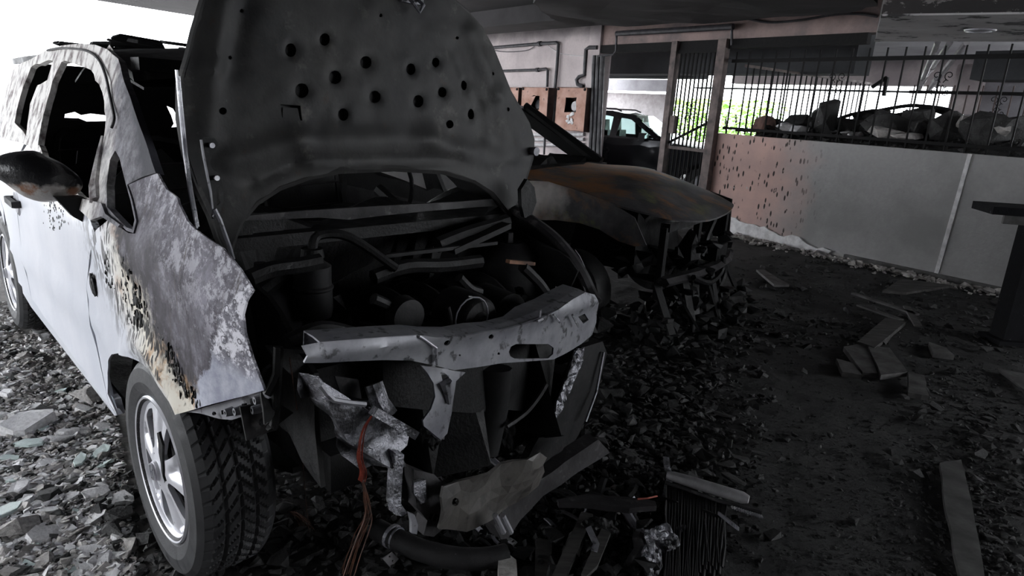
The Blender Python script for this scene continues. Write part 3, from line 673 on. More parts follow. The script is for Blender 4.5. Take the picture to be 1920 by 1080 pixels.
# ============================================================ CAR 2: burnt car behind
rr2 = random.Random(77)
b2 = thing('burnt_car', 'burnt out car with rust-tinted warped hood in front of the gate', 'car', cb)
def y2(x, z): return -(.80-(max(0, z-.92)*.35)-.5*max(0, x-.35)**2)
def g2(p): return p.y-y2(p.x, p.z)
def h2(px, py):
    q = cb.hit(px, py, g2, 2.5, 9); return (q.x, q.z)
def s2(px): return [h2(*p) for p in px]
fen = s2([(1190, 408), (1212, 460), (1190, 462), (1160, 452), (1125, 430), (1090, 418), (1045, 412), (1010, 412)])
fx = min(p[0] for p in fen)
arch0 = [(-.32, .62), (-.40, .45), (-.42, .28), (-.55, .28), (-.6, .6), (-.55, .90)]
top = s2([(985, 338), (1030, 340), (1080, 356), (1130, 374), (1165, 392)])
o = link('front_fender', sheet(fen+arch0+top, [], .05, lambda u, v: Vector((u, y2(u, v)-.02*math.exp(-((u)**2+(v-.75)**2)*8), v)), .012, side=1), b2, 'rustfender', True)
# far fender, doors, frames
def far(fn): return lambda u, v: Vector((u, -fn(u, v), v))
door2 = [(-.6, .28), (-.6, .93), (-1.7, .96), (-2.0, .96), (-2.3, .9), (-2.35, .5), (-2.6, .68), (-2.9, .6), (-3.0, .3), (-3.6, .35), (-3.7, .9), (-2.2, .98), (-.55, .94), (-.58, .28)]
door2 = [(-.58, .28), (-.56, .93), (-2.3, .98), (-3.6, .96), (-3.7, .4), (-2.95, .3), (-2.85, .58), (-2.6, .68), (-2.35, .58), (-2.25, .28)]
for sg, nm_ in ((1, 'near'), (-1, 'far')):
    link('door_skin', sheet(door2, [], .12, lambda u, v: Vector((u, sg*y2(u, v), v)), .012), b2, 'paledoor' if sg > 0 else 'burnt')
    fr_o = [(-.50, .93), (-1.25, 1.36), (-1.6, 1.42), (-2.6, 1.38), (-3.25, 1.05), (-3.3, .96)]
    fw = [(-.74, .96), (-1.36, 1.31), (-1.55, 1.35), (-1.6, .97)]; rw = [(-1.72, .98), (-1.68, 1.35), (-2.5, 1.31), (-2.8, 1.0)]
    link('window_frame', sheet(ragged(fr_o, .008, 2, 3), [fw, rw], .1, lambda u, v: Vector((u, sg*y2(u, v), v)), .035), b2, 'char')
link('far_fender', sheet([(-.55, .3), (-.55, .92), (.2, .88), (.6, .8), (.62, .5), (.42, .5), (.2, .66), (-.1, .66), (-.35, .5), (-.4, .3)], [], .1, far(y2), .012), b2, 'burnt')
link('roof', sheet(ragged([(-1.22, -.62), (-1.22, .62), (-2.6, .6), (-2.6, -.6)], .01, 3, 4), [], .15, lambda u, v: Vector((u, v, 1.435-.05*(v/.62)**2-.03*(u+1.8)**2)), .02), b2, 'bare')
# hood: warped and lifted off the fender
def hoodz(u, v): return 1.02-.05*(v/.7)**2*1.2-.13*max(0, u+.2)**2-.02*(u+.6)-.05*max(0, u-.45)+.012*math.sin(u*7+v*3)
hp = []
for x, y in smooth_pts([(968, 322), (1000, 318), (1050, 312), (1140, 306), (1200, 312), (1260, 330), (1330, 358), (1368, 378), (1376, 386), (1362, 400), (1330, 412), (1285, 413), (1225, 402), (1160, 385), (1100, 362), (1050, 345), (1000, 336)], 2):
    q = cb.hit(x, y, lambda p: p.z-hoodz(p.x, p.y), 2, 9); hp.append((q.x, q.y))
def hfn(u, v):
    return Vector((u, v, hoodz(u, v)))
ho = link('hood', sheet(hp, [], .06, hfn, .012, side=1), b2, 'rusthood', True)
hi_ = [((u-.2)*.86+.17, v*.86) for u, v in hp]
link('inner_panel', sheet(hi_, [], .08, lambda u, v: hfn(u, v)-Vector((0, 0, .035+.008*math.sin(u*30))), .006), ho, 'burnt')
# pillars, interior, engine bay, front
link('windshield_pillar', tube([(-.5, .70, .97), (-.9, .66, 1.2), (-1.22, .6, 1.39)], .03, 6, rads=[.045, .035, .03]), b2, 'char')
link('windshield_pillar', tube([(-.78, -.70, .97), (-1.0, -.66, 1.2), (-1.22, -.6, 1.39)], .03, 6, rads=[.045, .035, .03]), b2, 'char')
link('cowl', beam((-.56, -.62, .94), (-.50, .7, .95), .12, .05), b2, 'char')
bm = sheet(ragged([(-.62, -.66), (-.62, .66), (-.95, .62), (-.95, -.62)], .03, 6, 2), [], .08, lambda u, v: Vector((u, v, .97+.04*math.sin(v*9+1)+.03*math.sin(v*23))), .25, side=1); link('burnt_dashboard', bm, b2, 'char')
link('steering_wheel', lathe([(.165, -.01), (.18, 0), (.165, .01)], 24, 'x', c=(-1.05, .32, 1.02)), b2, 'char')
for y in (-.36, .36):
    bm = bmesh.new(); box(bm, (-1.75, y, .75), (.1, .45, .6), taper=.8); link('seat_frame', bm, b2, 'char')
bm = bmesh.new(); box(bm, (-1.9, 0, .3), (3.4, 1.5, .06)); link('floor_pan', bm, b2, 'char')
bm = bmesh.new()
for k in range(160):
    c_ = chunk(rr2.uniform(.05, .16), rr2.uniform(.05, .16), rr2.uniform(.03, .1), 10, rr2); bmesh.ops.translate(c_, verts=c_.verts, vec=(rr2.uniform(.3, .95), rr2.uniform(-.75, .7), rr2.uniform(.0, .12)+.12*(rr2.random()<.3))); me = D.meshes.new('t'); c_.to_mesh(me); c_.free(); bm.from_mesh(me)
tag(link('fallen_residue', bm, b2, 'char'), kind='stuff')
bm = bmesh.new(); box(bm, (-.5, 0, .65), (.04, 1.45, .6)); link('firewall', bm, b2, 'char')
bm = bmesh.new(); box(bm, (.1, .05, .58), (.5, .8, .4), taper=.85); eo = link('engine_block', bm, b2, 'char')
for k in range(4): link('intake_runner', tube([(.1, -.3+k*.18, .78), (.25, -.3+k*.18, .86), (.38, -.28+k*.18, .74)], .03, 8), eo, 'char')
rr_ = random.Random(3)
front_pts = {'crash_beam': [(1262, 505), (1300, 470), (1345, 462), (1357, 470), (1350, 505)]}
link('crash_beam', tube([(.66, -.62, .42), (.74, -.3, .43), (.76, 0, .43), (.74, .3, .43), (.66, .62, .42)], .05, 6, flat=.6), b2, 'burnt')
link('radiator_support', beam((.62, -.58, .74), (.62, .6, .74), .06, .05), b2, 'char')
for y in (-.58, 0, .58): link('support_strut', beam((.62, y, .3), (.62, y, .74), .05, .04, up=Vector((1, 0, 0))), b2, 'char')
q = cb.X(1335, 425, .55); link('hood_prop', tube([cb.X(1342, 405, .66), cb.X(1326, 442, .66), cb.X(1315, 480, .66)], .02, 6), b2, 'char')
q = cb.X(1290, 470, .6); bm = chunk(.18, .14, .3, 18, rr_); bmesh.ops.translate(bm, verts=bm.verts, vec=q); link('headlamp_remains', bm, b2, 'char')
q = cb.X(1340, 470, .7); bm = bmesh.new(); box(bm, q, (.1, .22, .1)); link('bracket', bm, b2, 'char')
link('drooping_hose', tube(smooth_pts([cb.X(x, y, .72) for x, y in ((1352, 470), (1358, 510), (1340, 550), (1310, 585), (1285, 590))], 4, False), .022, 6), b2, 'char')
link('drooping_hose', tube(smooth_pts([cb.X(x, y, .78) for x, y in ((1300, 520), (1330, 530), (1352, 510), (1356, 480))], 4, False), .018, 6), b2, 'char')
for x, sg in ((.08, -1), (.08, 1), (-2.6, -1), (-2.6, 1)):
    wh = link('wheel', lathe([(.2, -.07), (.24, -.09), (.26, -.05), (.26, .05), (.24, .09), (.2, .07)], 30, 'y', c=(x, sg*.68, .27)), b2, 'char', True)
    link('rim', lathe([(0, -.03), (.17, -.05), (.2, -.08), (.2, .08), (.17, .04), (0, .0)], 24, 'y', c=(x, sg*.68, .27)), wh, 'burnt')
for k in range(9):
    y_ = -.62+k*.155; link('burnt_strip', beam((.70-.2*y_*y_, y_, .40), (.74+rr_.uniform(-.06, .1), y_+rr_.uniform(-.12, .12), rr_.uniform(.02, .16)), .05, .015), b2, 'char')
bm = bmesh.new(); 
for k in range(60):
    c_ = chunk(rr_.uniform(.05, .18), rr_.uniform(.05, .18), rr_.uniform(.03, .1), 10, rr_); bmesh.ops.translate(c_, verts=c_.verts, vec=(rr_.uniform(.1, .75), rr_.uniform(-.55, .55), rr_.uniform(.3, .62))); me = D.meshes.new('t'); c_.to_mesh(me); c_.free(); bm.from_mesh(me)
tag(link('burnt_residue', bm, b2, 'char'), kind='stuff')

# ============================================================ CAR 1: the white hatchback, burnt at the front
car = thing('burnt_hatchback', 'silver white hatchback with burnt out engine bay and raised hood', 'car', ca)
def ys(x, z):
    y = .80
    if z > .95: y -= (z-.95)*.33
    if z < .30: y -= (.30-z)*.25
    if x > .25: y -= .45*(x-.25)**2
    if x < -2.3: y -= .12*(x+2.3)**2
    return -y
def ga(p): return p.y-ys(p.x, p.z)
def hs(px): return [(lambda q: (q.x, q.z))(ca.hit(x, y, ga, .3, 8)) for x, y in px]
def crease(u, v): return -.012*math.exp(-((v-.62-.04*u)/.03)**2)*(1 if u < -.5 else 0)
def sf(off=0., wob=0.):
    def f(u, v):
        # wheel-arch lip flare and slight heat buckling of the burnt metal
        d = math.hypot(u, v-.32); fl = -.018*math.exp(-((d-.36)/.035)**2) if v < .9 else 0
        bk = wob*.010*noise.noise(Vector((u*6, v*6, 1)))
        return Vector((u, ys(u, v)+off+fl+bk+crease(u, v), v))
    return f
def arc(cx, cz, R, a0, a1, n): return [(cx+R*math.cos(math.radians(a0+(a1-a0)*i/n)), cz+R*math.sin(math.radians(a0+(a1-a0)*i/n))) for i in range(n+1)]
fend_px = [(180, 436), (205, 410), (240, 437), (252, 438), (257, 415), (250, 375), (243, 345), (270, 333), (295, 325), (307, 355), (329, 371), (332, 382), (350, 413), (375, 435), (415, 465), (450, 505), (478, 543), (467, 562), (461, 590), (464, 625), (474, 670), (495, 732),
           (460, 742), (400, 757), (332, 777), (318, 752), (300, 724), (284, 700), (268, 683), (247, 668), (228, 661), (212, 664), (203, 676), (199, 700), (202, 738), (219, 779), (205, 755), (190, 690), (172, 610), (163, 540), (168, 480)]
FE = hs(fend_px)
link('front_fender', sheet(FE, [], .035, sf(0, 1), .006, side=1), car, 'side', True)
door_px = [(179, 436), (167, 480), (162, 540), (171, 610), (189, 690), (204, 755), (218, 779)]
dn = hs(door_px); zb = .345
DO = dn + [(-1.86, .36), (-1.93, .6), (-1.90, .98), (-1.72, 1.09), (-1.50, 1.075), (-1.2, 1.03), (-.75, 1.0), (-.56, .985)]
dr = link('front_door', sheet(DO, [], .06, sf(0, .3), .02, side=1), car, 'side', True)
link('rear_door', sheet([(-1.865, .36), (-1.935, .6), (-1.905, .98), (-1.8, 1.09), (-2.7, 1.06), (-2.75, .95), (-2.35, .72), (-2.22, .5), (-2.2, .36)], [], .07, sf(), .02), car, 'side', True)
link('rear_quarter', sheet([(-2.705, 1.06), (-2.755, .95)]+arc(-2.6, .32, .40, 110, -5, 8)[0:0]+[(-2.36, .715)]+arc(-2.6, .32, .37, 55, 180, 8)+[(-3.1, .34), (-3.35, .36), (-3.42, .7), (-3.38, 1.06)], [], .07, sf(), .02), car, 'side', True)
link('sill', sheet([(-.47, .30), (-.50, .345), (-2.2, .36), (-2.2, .30), (-2.1, .25), (-.6, .24)], [], .08, sf(.012), .02), car, 'side', True)
# upper side frame with its window openings
fo = hs([(295, 324), (280, 280), (260, 220), (240, 165), (222, 110), (205, 93), (180, 84), (150, 82), (120, 85), (92, 92), (60, 110)])
fo += [(-2.65, 1.41), (-2.95, 1.30), (-3.2, 1.1), (-3.22, 1.07), (-2.7, 1.06), (-1.8, 1.09), (-1.66, 1.09)] + hs([(62, 285), (70, 284)]) + [(-1.3, 1.045), (-.9, 1.01)] + hs([(178, 398), (204, 397), (241, 433), (252, 437), (257, 415), (250, 375), (243, 346), (268, 332)])
H1 = hs([(118, 116), (133, 116), (150, 121), (165, 128), (178, 139), (189, 158), (198, 190), (202, 222), (196, 262), (186, 292), (177, 340), (178, 372), (150, 366)]) + [(-1.0, 1.04), (-1.35, 1.075), (-1.49, 1.11)] + hs([(72, 272), (80, 235), (89, 190), (100, 152)])
H2 = hs([(101, 114), (85, 116), (68, 120), (58, 126), (46, 160), (34, 205), (30, 232), (50, 262), (56, 215), (66, 178), (88, 165), (97, 145)])
H2 = hs([(101, 114), (85, 116), (68, 120), (58, 126), (46, 160), (34, 205), (30, 230)]) + hs([(52, 255), (54, 235), (60, 195), (72, 160), (90, 150)])
H3 = hs([(218, 282), (226, 296), (237, 328), (247, 375), (254, 412), (250, 430), (240, 426), (215, 400), (204, 388), (203, 345), (209, 300)])
H4 = [(-2.42, 1.38), (-2.40, 1.14), (-2.95, 1.12), (-2.82, 1.25), (-2.6, 1.36)]
H4 = [(-2.30, 1.38), (-2.36, 1.14), (-2.95, 1.12), (-2.82, 1.25), (-2.6, 1.35)]
link('window_frame', sheet(fo, [ragged(H1, .006, 2, 1), ragged(H2, .006, 2, 2), H3], .05, sf(-.004, .6), .022, side=1), car, 'pillar', True)
# drip rail line along the frame edge
pts = [ca.hit(x, y, ga, .3, 8)+Vector((0, -.012, 0)) for x, y in [(95, 95), (120, 91), (148, 92), (172, 97), (192, 112), (205, 140), (213, 175), (221, 212), (222, 225), (217, 240)]]
link('drip_rail', tube(smooth_pts(pts, 4, False), .0045, 6), car, 'burnt', True)
# far (left) side of the shell
def fl(u, v): return Vector((u, -ys(u, v), v))
def gfar(p): return p.y+ys(p.x, p.z)
def hf(px): return [(lambda q: (q.x, q.z))(ca.hit(x, y, gfar, .8, 12)) for x, y in px]
gaps = [hf(p) for p in ([(697, 317), (745, 315), (796, 317), (806, 357), (750, 335)], [(822, 318), (834, 319), (856, 340), (874, 361), (868, 371), (841, 366)], [(884, 328), (898, 332), (922, 348), (938, 367), (910, 352)])]
link('sooty_left_side', sheet([(-.15, .86), (-.15, .98), (-.62, 1.50), (-1.2, 1.56), (-2.5, 1.55), (-3.1, 1.4), (-3.3, .86)], gaps, .07, fl, .02), car, 'char')
link('left_door_skin', sheet([(-.35, .32), (-.3, .87), (-3.35, .87), (-3.4, .4), (-3.0, .34), (-2.9, .6), (-2.6, .72), (-2.3, .6), (-2.2, .34)], [], .12, fl, .03, side=1), car, 'burnt')
# roof: scorched, ragged flakes standing up
def rf(u, v): return Vector((u, v, 1.545-.06*(v/.6)**2-.012*(u+1.7)**2*(1.5 if u > -1.7 else 1)-.18*max(0, u+.95)))
link('roof', sheet(ragged([(-.66, -.60), (-.60, -.2), (-.60, .2), (-.66, .62), (-2.9, .60), (-2.95, 0), (-2.9, -.60)], .02, 5, 9), [], .1, rf, .03, side=1), car, 'burnt')
r = random.Random(5)
for k in range(26):
    bm = flake(r.uniform(.08, .30), r.uniform(.06, .2), .012, 7, r); o = link('roof_flake', bm, car, 'char')
    u = r.uniform(-2.1, -.72); v = r.uniform(-.52, .5); o.location = rf(u, v)+Vector((0, 0, .02)); o.rotation_euler = (r.uniform(-.25, .25), r.uniform(-.2, .2), r.uniform(0, 6))
link('windshield_header', beam((-.62, -.6, 1.44), (-.62, .6, 1.44), .09, .04), car, 'char')
link('left_windshield_pillar', tube(smooth_pts([(-.10, .70, .98), (-.26, .68, 1.17), (-.46, .65, 1.33), (-.66, .6, 1.46)], 4, False), .035, 8), car, 'char')
def gt(p): return p.x+3.42-max(0, p.z-1.0)*.7
tgh = [[(lambda q: (q.y, q.z))(ca.hit(x, y, gt, .8, 12)) for x, y in px] for px in ([(120, 226), (122, 214), (140, 210), (152, 216), (170, 213), (203, 217), (203, 232), (165, 233), (150, 227)], [(313, 199), (324, 204), (334, 222), (341, 242), (318, 244), (326, 232), (321, 216)])]
link('tailgate', sheet([(-.66, .4), (-.66, 1.0), (-.50, 1.44), (.50, 1.44), (.70, 1.2), (.72, 1.0), (.72, .4)], tgh, .08, lambda u, v: Vector((-3.42+max(0, v-1.0)*.7, u, v)), .03), car, 'char')
# interior: floor, burnt dash, seat frames, steering wheel, ceiling liner remnants
bm = bmesh.new(); box(bm, (-1.75, 0, .3), (3.2, 1.5, .05)); link('floor_pan', bm, car, 'char')
link('burnt_dashboard', sheet(ragged([(-.12, -.7), (-.12, .7), (-.55, .68), (-.5, .2), (-.58, -.2), (-.5, -.68)], .03, 5, 8), [], .06, lambda u, v: Vector((u, v, .95+.03*math.sin(v*11)+.03*math.sin(u*17+v*5))), .28, side=1), car, 'char')
st = link('steering_wheel', lathe([(.175, -.012), (.19, 0), (.175, .012)], 26, 'x', c=(-.66, .36, .98)), car, 'char')
link('steering_column', tube([(-.66, .36, .98), (-.3, .36, .85)], .03, 8), st, 'char')
for y in (-.36, .36):
    for x in (-1.35, -2.2):
        o = link('seat_frame', tube(smooth_pts([(x+.1, y-.2, .5), (x-.05, y-.2, .95), (x-.1, y-.14, 1.12), (x-.1, y+.14, 1.12), (x-.05, y+.2, .95), (x+.1, y+.2, .5)], 3, False), .018, 6), car, 'char')
        bm = bmesh.new(); box(bm, (x+.25, y, .48), (.5, .46, .1)); link('seat_pan', bm, o, 'char')
        for k in range(5): link('spring', tube([(x+.08-k*.03, y-.19, .58+k*.11), (x+.08-k*.03, y+.19, .60+k*.11)], .006, 5), o, 'burnt')
        bm = sheet(ragged([(y-.2, .5), (y+.2, .5), (y+.19, .98), (y+.06, 1.1), (y-.1, 1.02), (y-.19, .9)], .03, 3, int(x*10)), [], .1, lambda u, v, x=x: Vector((x+.1-.3*(v-.5), u, v)), .03); link('burnt_padding', bm, o, 'char')
link('hanging_headlining', sheet(ragged([(-.9, -.5), (-.9, .45), (-1.6, .5), (-2.3, .4), (-2.2, -.45), (-1.4, -.5)], .07, 4, 13), [], .1, lambda u, v: Vector((u, v, 1.42-.06*math.sin(u*9)*math.cos(v*7))), .01), car, 'char')
# quarter-light divider and melted glass edge
P = hs([(199, 255), (190, 300), (184, 345), (186, 375)]); link('quarter_light_divider', tube([Vector((p[0], ys(*p)-.01, p[1])) for p in P], .012, 6, rads=[.006, .012, .02, .02], flat=.6), car, 'pillar')
# door mirror
mp = [ca.X(x, y, -.62) for x, y in ((2, 335), (80, 332), (150, 345))]
cen = ca.X(72, 330, -.70); bm = bmesh.new(); bmesh.ops.create_icosphere(bm, subdivisions=4, radius=1)
e1 = (ca.X(158, 352, -.66)-ca.X(-12, 322, -.72))/2
for v in bm.verts:
    p = v.co.copy(); a = p.x; tp = 1-.30*max(0, a)**2-.15*max(0, -a)
    q = cen + e1*a*1.02 + Vector((1, 0, 0))*(p.y*.085*tp) + Vector((0, 0, 1))*(p.z*.080*tp*(1 if p.z < 0 else .95))
    q += Vector((1, 1, 1))*(noise.noise(q*14)*.008); v.co = q
mi = link('side_mirror', bm, car, 'mirror', True)
P = [ca.X(x, y, -.62) for x, y in ((100, 368), (150, 368), (205, 385), (232, 418), (205, 408), (155, 416), (135, 405))]
link('mirror_arm', sheet([(p.y, p.z) for p in P], [], .03, lambda u, v: Vector((-.60, u, v)), .05, side=1), mi, 'char')
P = hs([(150, 385), (165, 372), (200, 380), (208, 400), (236, 420), (232, 425), (200, 405), (180, 412)]); link('mirror_base', sheet(P, [], .03, sf(-.015), .012), mi, 'pillar')
# door handle
q = ca.hit(32, 378, ga, .3, 8); bm = bmesh.new(); box(bm, (q.x, q.y-.025, q.z), (.2, .02, .028)); box(bm, (q.x-.09, q.y-.01, q.z), (.025, .04, .03)); box(bm, (q.x+.09, q.y-.01, q.z), (.025, .04, .03)); bmesh.ops.bevel(bm, geom=bm.edges[:], offset=.004, segments=1); link('door_handle', bm, dr, 'burnt')
link('handle_recess', lathe([(0, -.004), (.05, -.006), (.062, .0), (0, .0)], 20, 'y', c=(q.x, q.y, q.z-.004)), dr, 'bare')

# ---- wheels
WX, WY, WZ, TR, RR = 0.0, -.80, .32, .325, .212
def tyre_mesh():
    bm = bmesh.new(); N = 260; prof = [(RR-.004, .012), (RR+.012, .0), (RR+.045, -.010), (RR+.085, -.006), (TR-.012, .008), (TR, .026)]
    lat = 22; tread = [(TR+.003*math.sin(math.pi*i/lat), .026+.148*i/lat) for i in range(1, lat)]
    prof2 = prof+tread+[(TR, .174), (TR-.012, .192), (RR+.085, .206), (RR+.02, .2), (RR-.004, .19)]
    rings = []
    for i in range(N):
        a = 2*math.pi*i/N; ring = []
        for k, (rr, t) in enumerate(prof2):
            if len(prof) <= k < len(prof)+lat-1:
                j = k-len(prof); gv = (j in (4, 10, 16)) or ((i+int(abs(j-10)*.9)) % 5 == 0)
                rr = rr-(.009 if gv else 0)
            elif k == len(prof)-1 or k == len(prof)+lat-1: rr = rr-(.004 if (i+9) % 5 == 0 else 0)
            ring.append(bm.verts.new((rr*math.cos(a), t, rr*math.sin(a))))
        rings.append(ring)
    for i in range(N):
        A = rings[i]; B = rings[(i+1) % N]
        for k in range(len(prof2)-1): bm.faces.new((A[k], A[k+1], B[k+1], B[k]))
    bmesh.ops.recalc_face_normals(bm, faces=bm.faces[:]); return bm
def rot2(p, a): return (p[0]*math.cos(a)-p[1]*math.sin(a), p[0]*math.sin(a)+p[1]*math.cos(a))
def make_wheel(x, y, flip=False, full=True):
    o = link('tyre', tyre_mesh(), car, 'rubber', False); o.location = (x, y, WZ); 
    if flip: o.rotation_euler = (0, 0, math.pi)
    # rim face: five twin spokes; windows between, long recessed pockets in each spoke
    holes = []; n5 = 2*math.pi/5
    for k in range(5):
        a = math.radians(90+36)+k*n5
        W_ = [(.068, -.009), (.09, -.020), (.13, -.034), (.166, -.041), (.174, -.025), (.178, 0), (.174, .025), (.166, .041), (.13, .034), (.09, .020), (.068, .009)]
        holes.append([rot2(p, a) for p in smooth_pts([(q[0], q[1]) for q in W_], 2)])
    def depth(u, v):
        rr = math.hypot(u, v); a = math.atan2(v, u); d = .018*(rr/RR)**2-.012*math.exp(-(rr/.05)**2)
        k = ((a-math.radians(90)+n5/2) % n5)-n5/2
        lat_ = rr*math.sin(k); rad = rr*math.cos(k)
        # recess pocket along each spoke axis
        if .07 < rad < .185:
            wd_ = .008+.15*(rad-.07); d += .018/(1+math.exp((abs(lat_)-wd_)/.0035))*min(1, (rad-.07)/.02)*min(1, (.185-rad)/.01)
        return d
    disc = [(.198*math.cos(2*math.pi*i/120), .198*math.sin(2*math.pi*i/120)) for i in range(120)]
    link('rim_lip', lathe([(.190, .022), (.196, .010), (.204, .0), (.212, -.004), (.216, .002), (.214, .02)], 120, 'y'), o, 'alu', True)
    rim = link('rim', sheet(disc, holes, .0058, lambda u, v: Vector((u, depth(u, v), v)), .014, side=-1), o, 'alu', True)
    link('rim_barrel', lathe([(.213, .0), (.206, -.002), (.200, .004), (.196, .03), (.185, .09), (.19, .18), (.212, .185)], 72, 'y'), o, 'burnt', True)
    link('brake_disc', lathe([(0, .07), (.13, .07), (.135, .08), (.13, .09), (0, .09)], 36, 'y'), o, 'burnt')
    cap = link('centre_cap', lathe([(0, -.019), (.022, -.0185), (.028, -.016), (.031, -.006), (.031, .004)], 36, 'y'), o, 'alu', True)
    # emblem: ring with a V over a W
    eb = lathe([(.0225, -.0195), (.0225, -.0225), (.0255, -.0225), (.0255, -.0185)], 36, 'y')
    for A, B in (((-.009, .0205), (-.0005, .003)), ((.009, .0205), (.0005, .003)), ((-.0195, .009), (-.0085, -.0195)), ((-.0085, -.0195), (0, -.001)), ((0, -.001), (.0085, -.0195)), ((.0085, -.0195), (.0195, .009))):
        beam((A[0], -.021, A[1]), (B[0], -.021, B[1]), .0036, .004, eb, up=Vector((0, 1, 0)))
    link('emblem', eb, o, 'bright')
    for k in range(5): a = math.radians(90+36)+k*n5; link('wheel_bolt', lathe([(0, -.004), (.007, -.004), (.009, .008), (0, .008)], 8, 'y', c=(.045*math.cos(a), 0, .045*math.sin(a))), rim, 'bare')
    return o
t1 = make_wheel(WX, WY)
strip = sheet(ragged([(.075, .17), (.098, .14), (.082, .08), (.075, .04), (.085, .025), (.066, .05), (.056, .10), (.058, .16)], .005, 2, 3), [], .03, lambda u, v: Vector((u+.03, -.022, v)), .006); link('melted_strip', strip, t1, 'char')
def plain_wheel(x, y, flip):
    o = D.objects.new('tyre', t1.data); COL.objects.link(o); o.parent = car; o.location = (x, y, WZ)
    if flip: o.rotation_euler = (0, 0, math.pi)
    for ch in t1.children:
        if ch.name.startswith('melted'): continue
        c = D.objects.new(ch.name.split('.')[0], ch.data); COL.objects.link(c); c.parent = o
plain_wheel(-2.6, -.79, False); plain_wheel(-2.6, .79, True); plain_wheel(0, .74, True)
link('wheel_arch_liner', lathe([(.375, .03), (.385, .12), (.385, .26)], 30, 'y', c=(0, -.80, .32), a0=.95, a1=math.pi+.1), car, 'char')
# headlamp bracket under the fender corner
bp = hs([(345, 774), (400, 759), (493, 733), (494, 757), (486, 772), (466, 781), (440, 785), (418, 792), (395, 790), (372, 783)])
def circ(x, y, r_, n=10): return [(x+r_*math.cos(2*math.pi*i/n), y+r_*math.sin(2*math.pi*i/n)) for i in range(n)]
hb = [hs([(451, 752), (462, 750), (464, 761), (453, 763)]), hs(circ(420, 775, 6)), hs([(436, 762), (446, 760), (447, 766), (437, 768)]), hs(circ(475, 752, 4, 8)), hs(circ(385, 780, 4, 8)), hs([(398, 774), (405, 773), (406, 781), (399, 782)])]
br = link('headlamp_bracket', sheet(bp, hb, .02, sf(.02), .006, side=1), car, 'bare')
for x, y in ((420, 775), (475, 752), (470, 770), (437, 773)):
    q = ca.hit(x, y, ga, .3, 8); link('bolt', lathe([(.004, -.006), (.009, -.006), (.011, .012), (.006, .012)], 10, 'y', c=(q.x, q.y+.008, q.z)), br, 'bare')
q = ca.X(478, 795, .55); link('hanging_bracket', sheet([(q.y-.03, q.z+.05), (q.y+.05, q.z+.04), (q.y+.09, q.z-.0), (q.y+.03, q.z-.03), (q.y-.02, q.z-.035)], [circ(q.y+.02, q.z, .012)], .03, lambda u, v: Vector((.55, u, v)), .006), car, 'burnt')

# ---- raised hood (underside faces us)
def hx(y, z): return -.03-.14*(z-1.0)-.05*(y/.7)**2
def gh(p): return p.x-hx(p.y, p.z)
def hh(px): return [(lambda q: (q.y, q.z))(ca.hit(x, y, gh, .5, 6)) for x, y in px]
hood_px = [(428, 482), (412, 445), (398, 405), (372, 350), (352, 290), (341, 225), (341, 160), (356, 110), (368, 60), (386, 0), (404, -40), (470, -62), (600, -58), (720, -40), (800, -22), (846, -2), (876, 22), (903, 52), (924, 90), (941, 132), (957, 172), (977, 206), (992, 232), (1001, 262), (999, 298), (986, 340), (968, 380), (958, 402),
           (944, 384), (925, 360), (890, 338), (835, 322), (740, 316), (640, 320), (580, 332), (525, 352), (482, 380), (452, 415), (438, 450)]
HO = hh(hood_px)
hcx = sum(p[0] for p in HO)/len(HO)
holes = [(547, 94, 11, 13), (611, 74, 10, 12), (688, 117, 11, 12), (772, 130, 9, 11), (819, 117, 7, 9), (630, 145, 12, 13), (705, 182, 11, 12), (786, 190, 10, 12), (831, 173, 8, 10), (873, 160, 7, 9), (567, 170, 13, 14), (645, 215, 10, 12), (885, 214, 7, 10), (417, 208, 8, 7), (714, 29, 3, 3.5), (433, 108, 4, 4), (456, 20, 4, 4), (858, 71, 3, 3), (843, 233, 7, 8), (921, 138, 3, 3), (953, 205, 3, 4)]
HH = [hh([(x+a*math.cos(t*math.pi/6), y+b*math.sin(t*math.pi/6)) for t in range(12)]) for x, y, a, b in holes]
HH.append(hh([(525, 195), (563, 198), (566, 226), (562, 226), (558, 203), (531, 201), (530, 222)]))
def relief(y, z):
    """pressed ribs and dish of the inner panel: raised rim, sunken middle, ridge over the arch"""
    q = ca.wor((hx(y, z), y, z))-EYE; zz = q.dot(FW); px = 960+FP*q.dot(RT)/zz; py = 540-FP*q.dot(UP)/zz
    v = 0
    def seg(ax, ay, bx, by, w_, h_):
        t = max(0, min(1, ((px-ax)*(bx-ax)+(py-ay)*(by-ay))/((bx-ax)**2+(by-ay)**2))); d = math.hypot(px-ax-t*(bx-ax), py-ay-t*(by-ay)); return h_*math.exp(-(d/w_)**2)
    v += seg(420, 0, 398, 130, 20, .018)+seg(398, 130, 385, 250, 20, .012)+seg(462, 0, 436, 130, 20, -.010)
    v += seg(430, 300, 560, 262, 22, .014)+seg(560, 262, 800, 262, 22, .014)+seg(800, 262, 930, 300, 20, .012)
    v += seg(880, 60, 930, 180, 12, .014)+seg(930, 180, 960, 290, 14, .014)+seg(850, 90, 900, 200, 10, -.008)+seg(900, 200, 905, 260, 10, -.01)
    v += seg(470, 345, 560, 305, 10, -.010)+seg(560, 305, 860, 300, 10, -.010)
    v += .006*noise.fractal(Vector((y*7, z*7, 0)), 1, 2, 3)
    for x_, y_, a, b in holes[:13]:
        d = math.hypot((px-x_)/a, (py-y_)/b); v -= .006*math.exp(-(max(0, d-1)/.35)**2)
    return v
hd = link('hood', sheet([(p[0], p[1]) for p in HO], HH, .016, lambda y, z: Vector((hx(y, z)+relief(y, z), y, z)), .004, side=1), car, 'hood', True)
link('hood_outer_skin', sheet(HO, [], .06, lambda y, z: Vector((hx(y, z)-.035, y, z)), .004), hd, 'burnt', True)
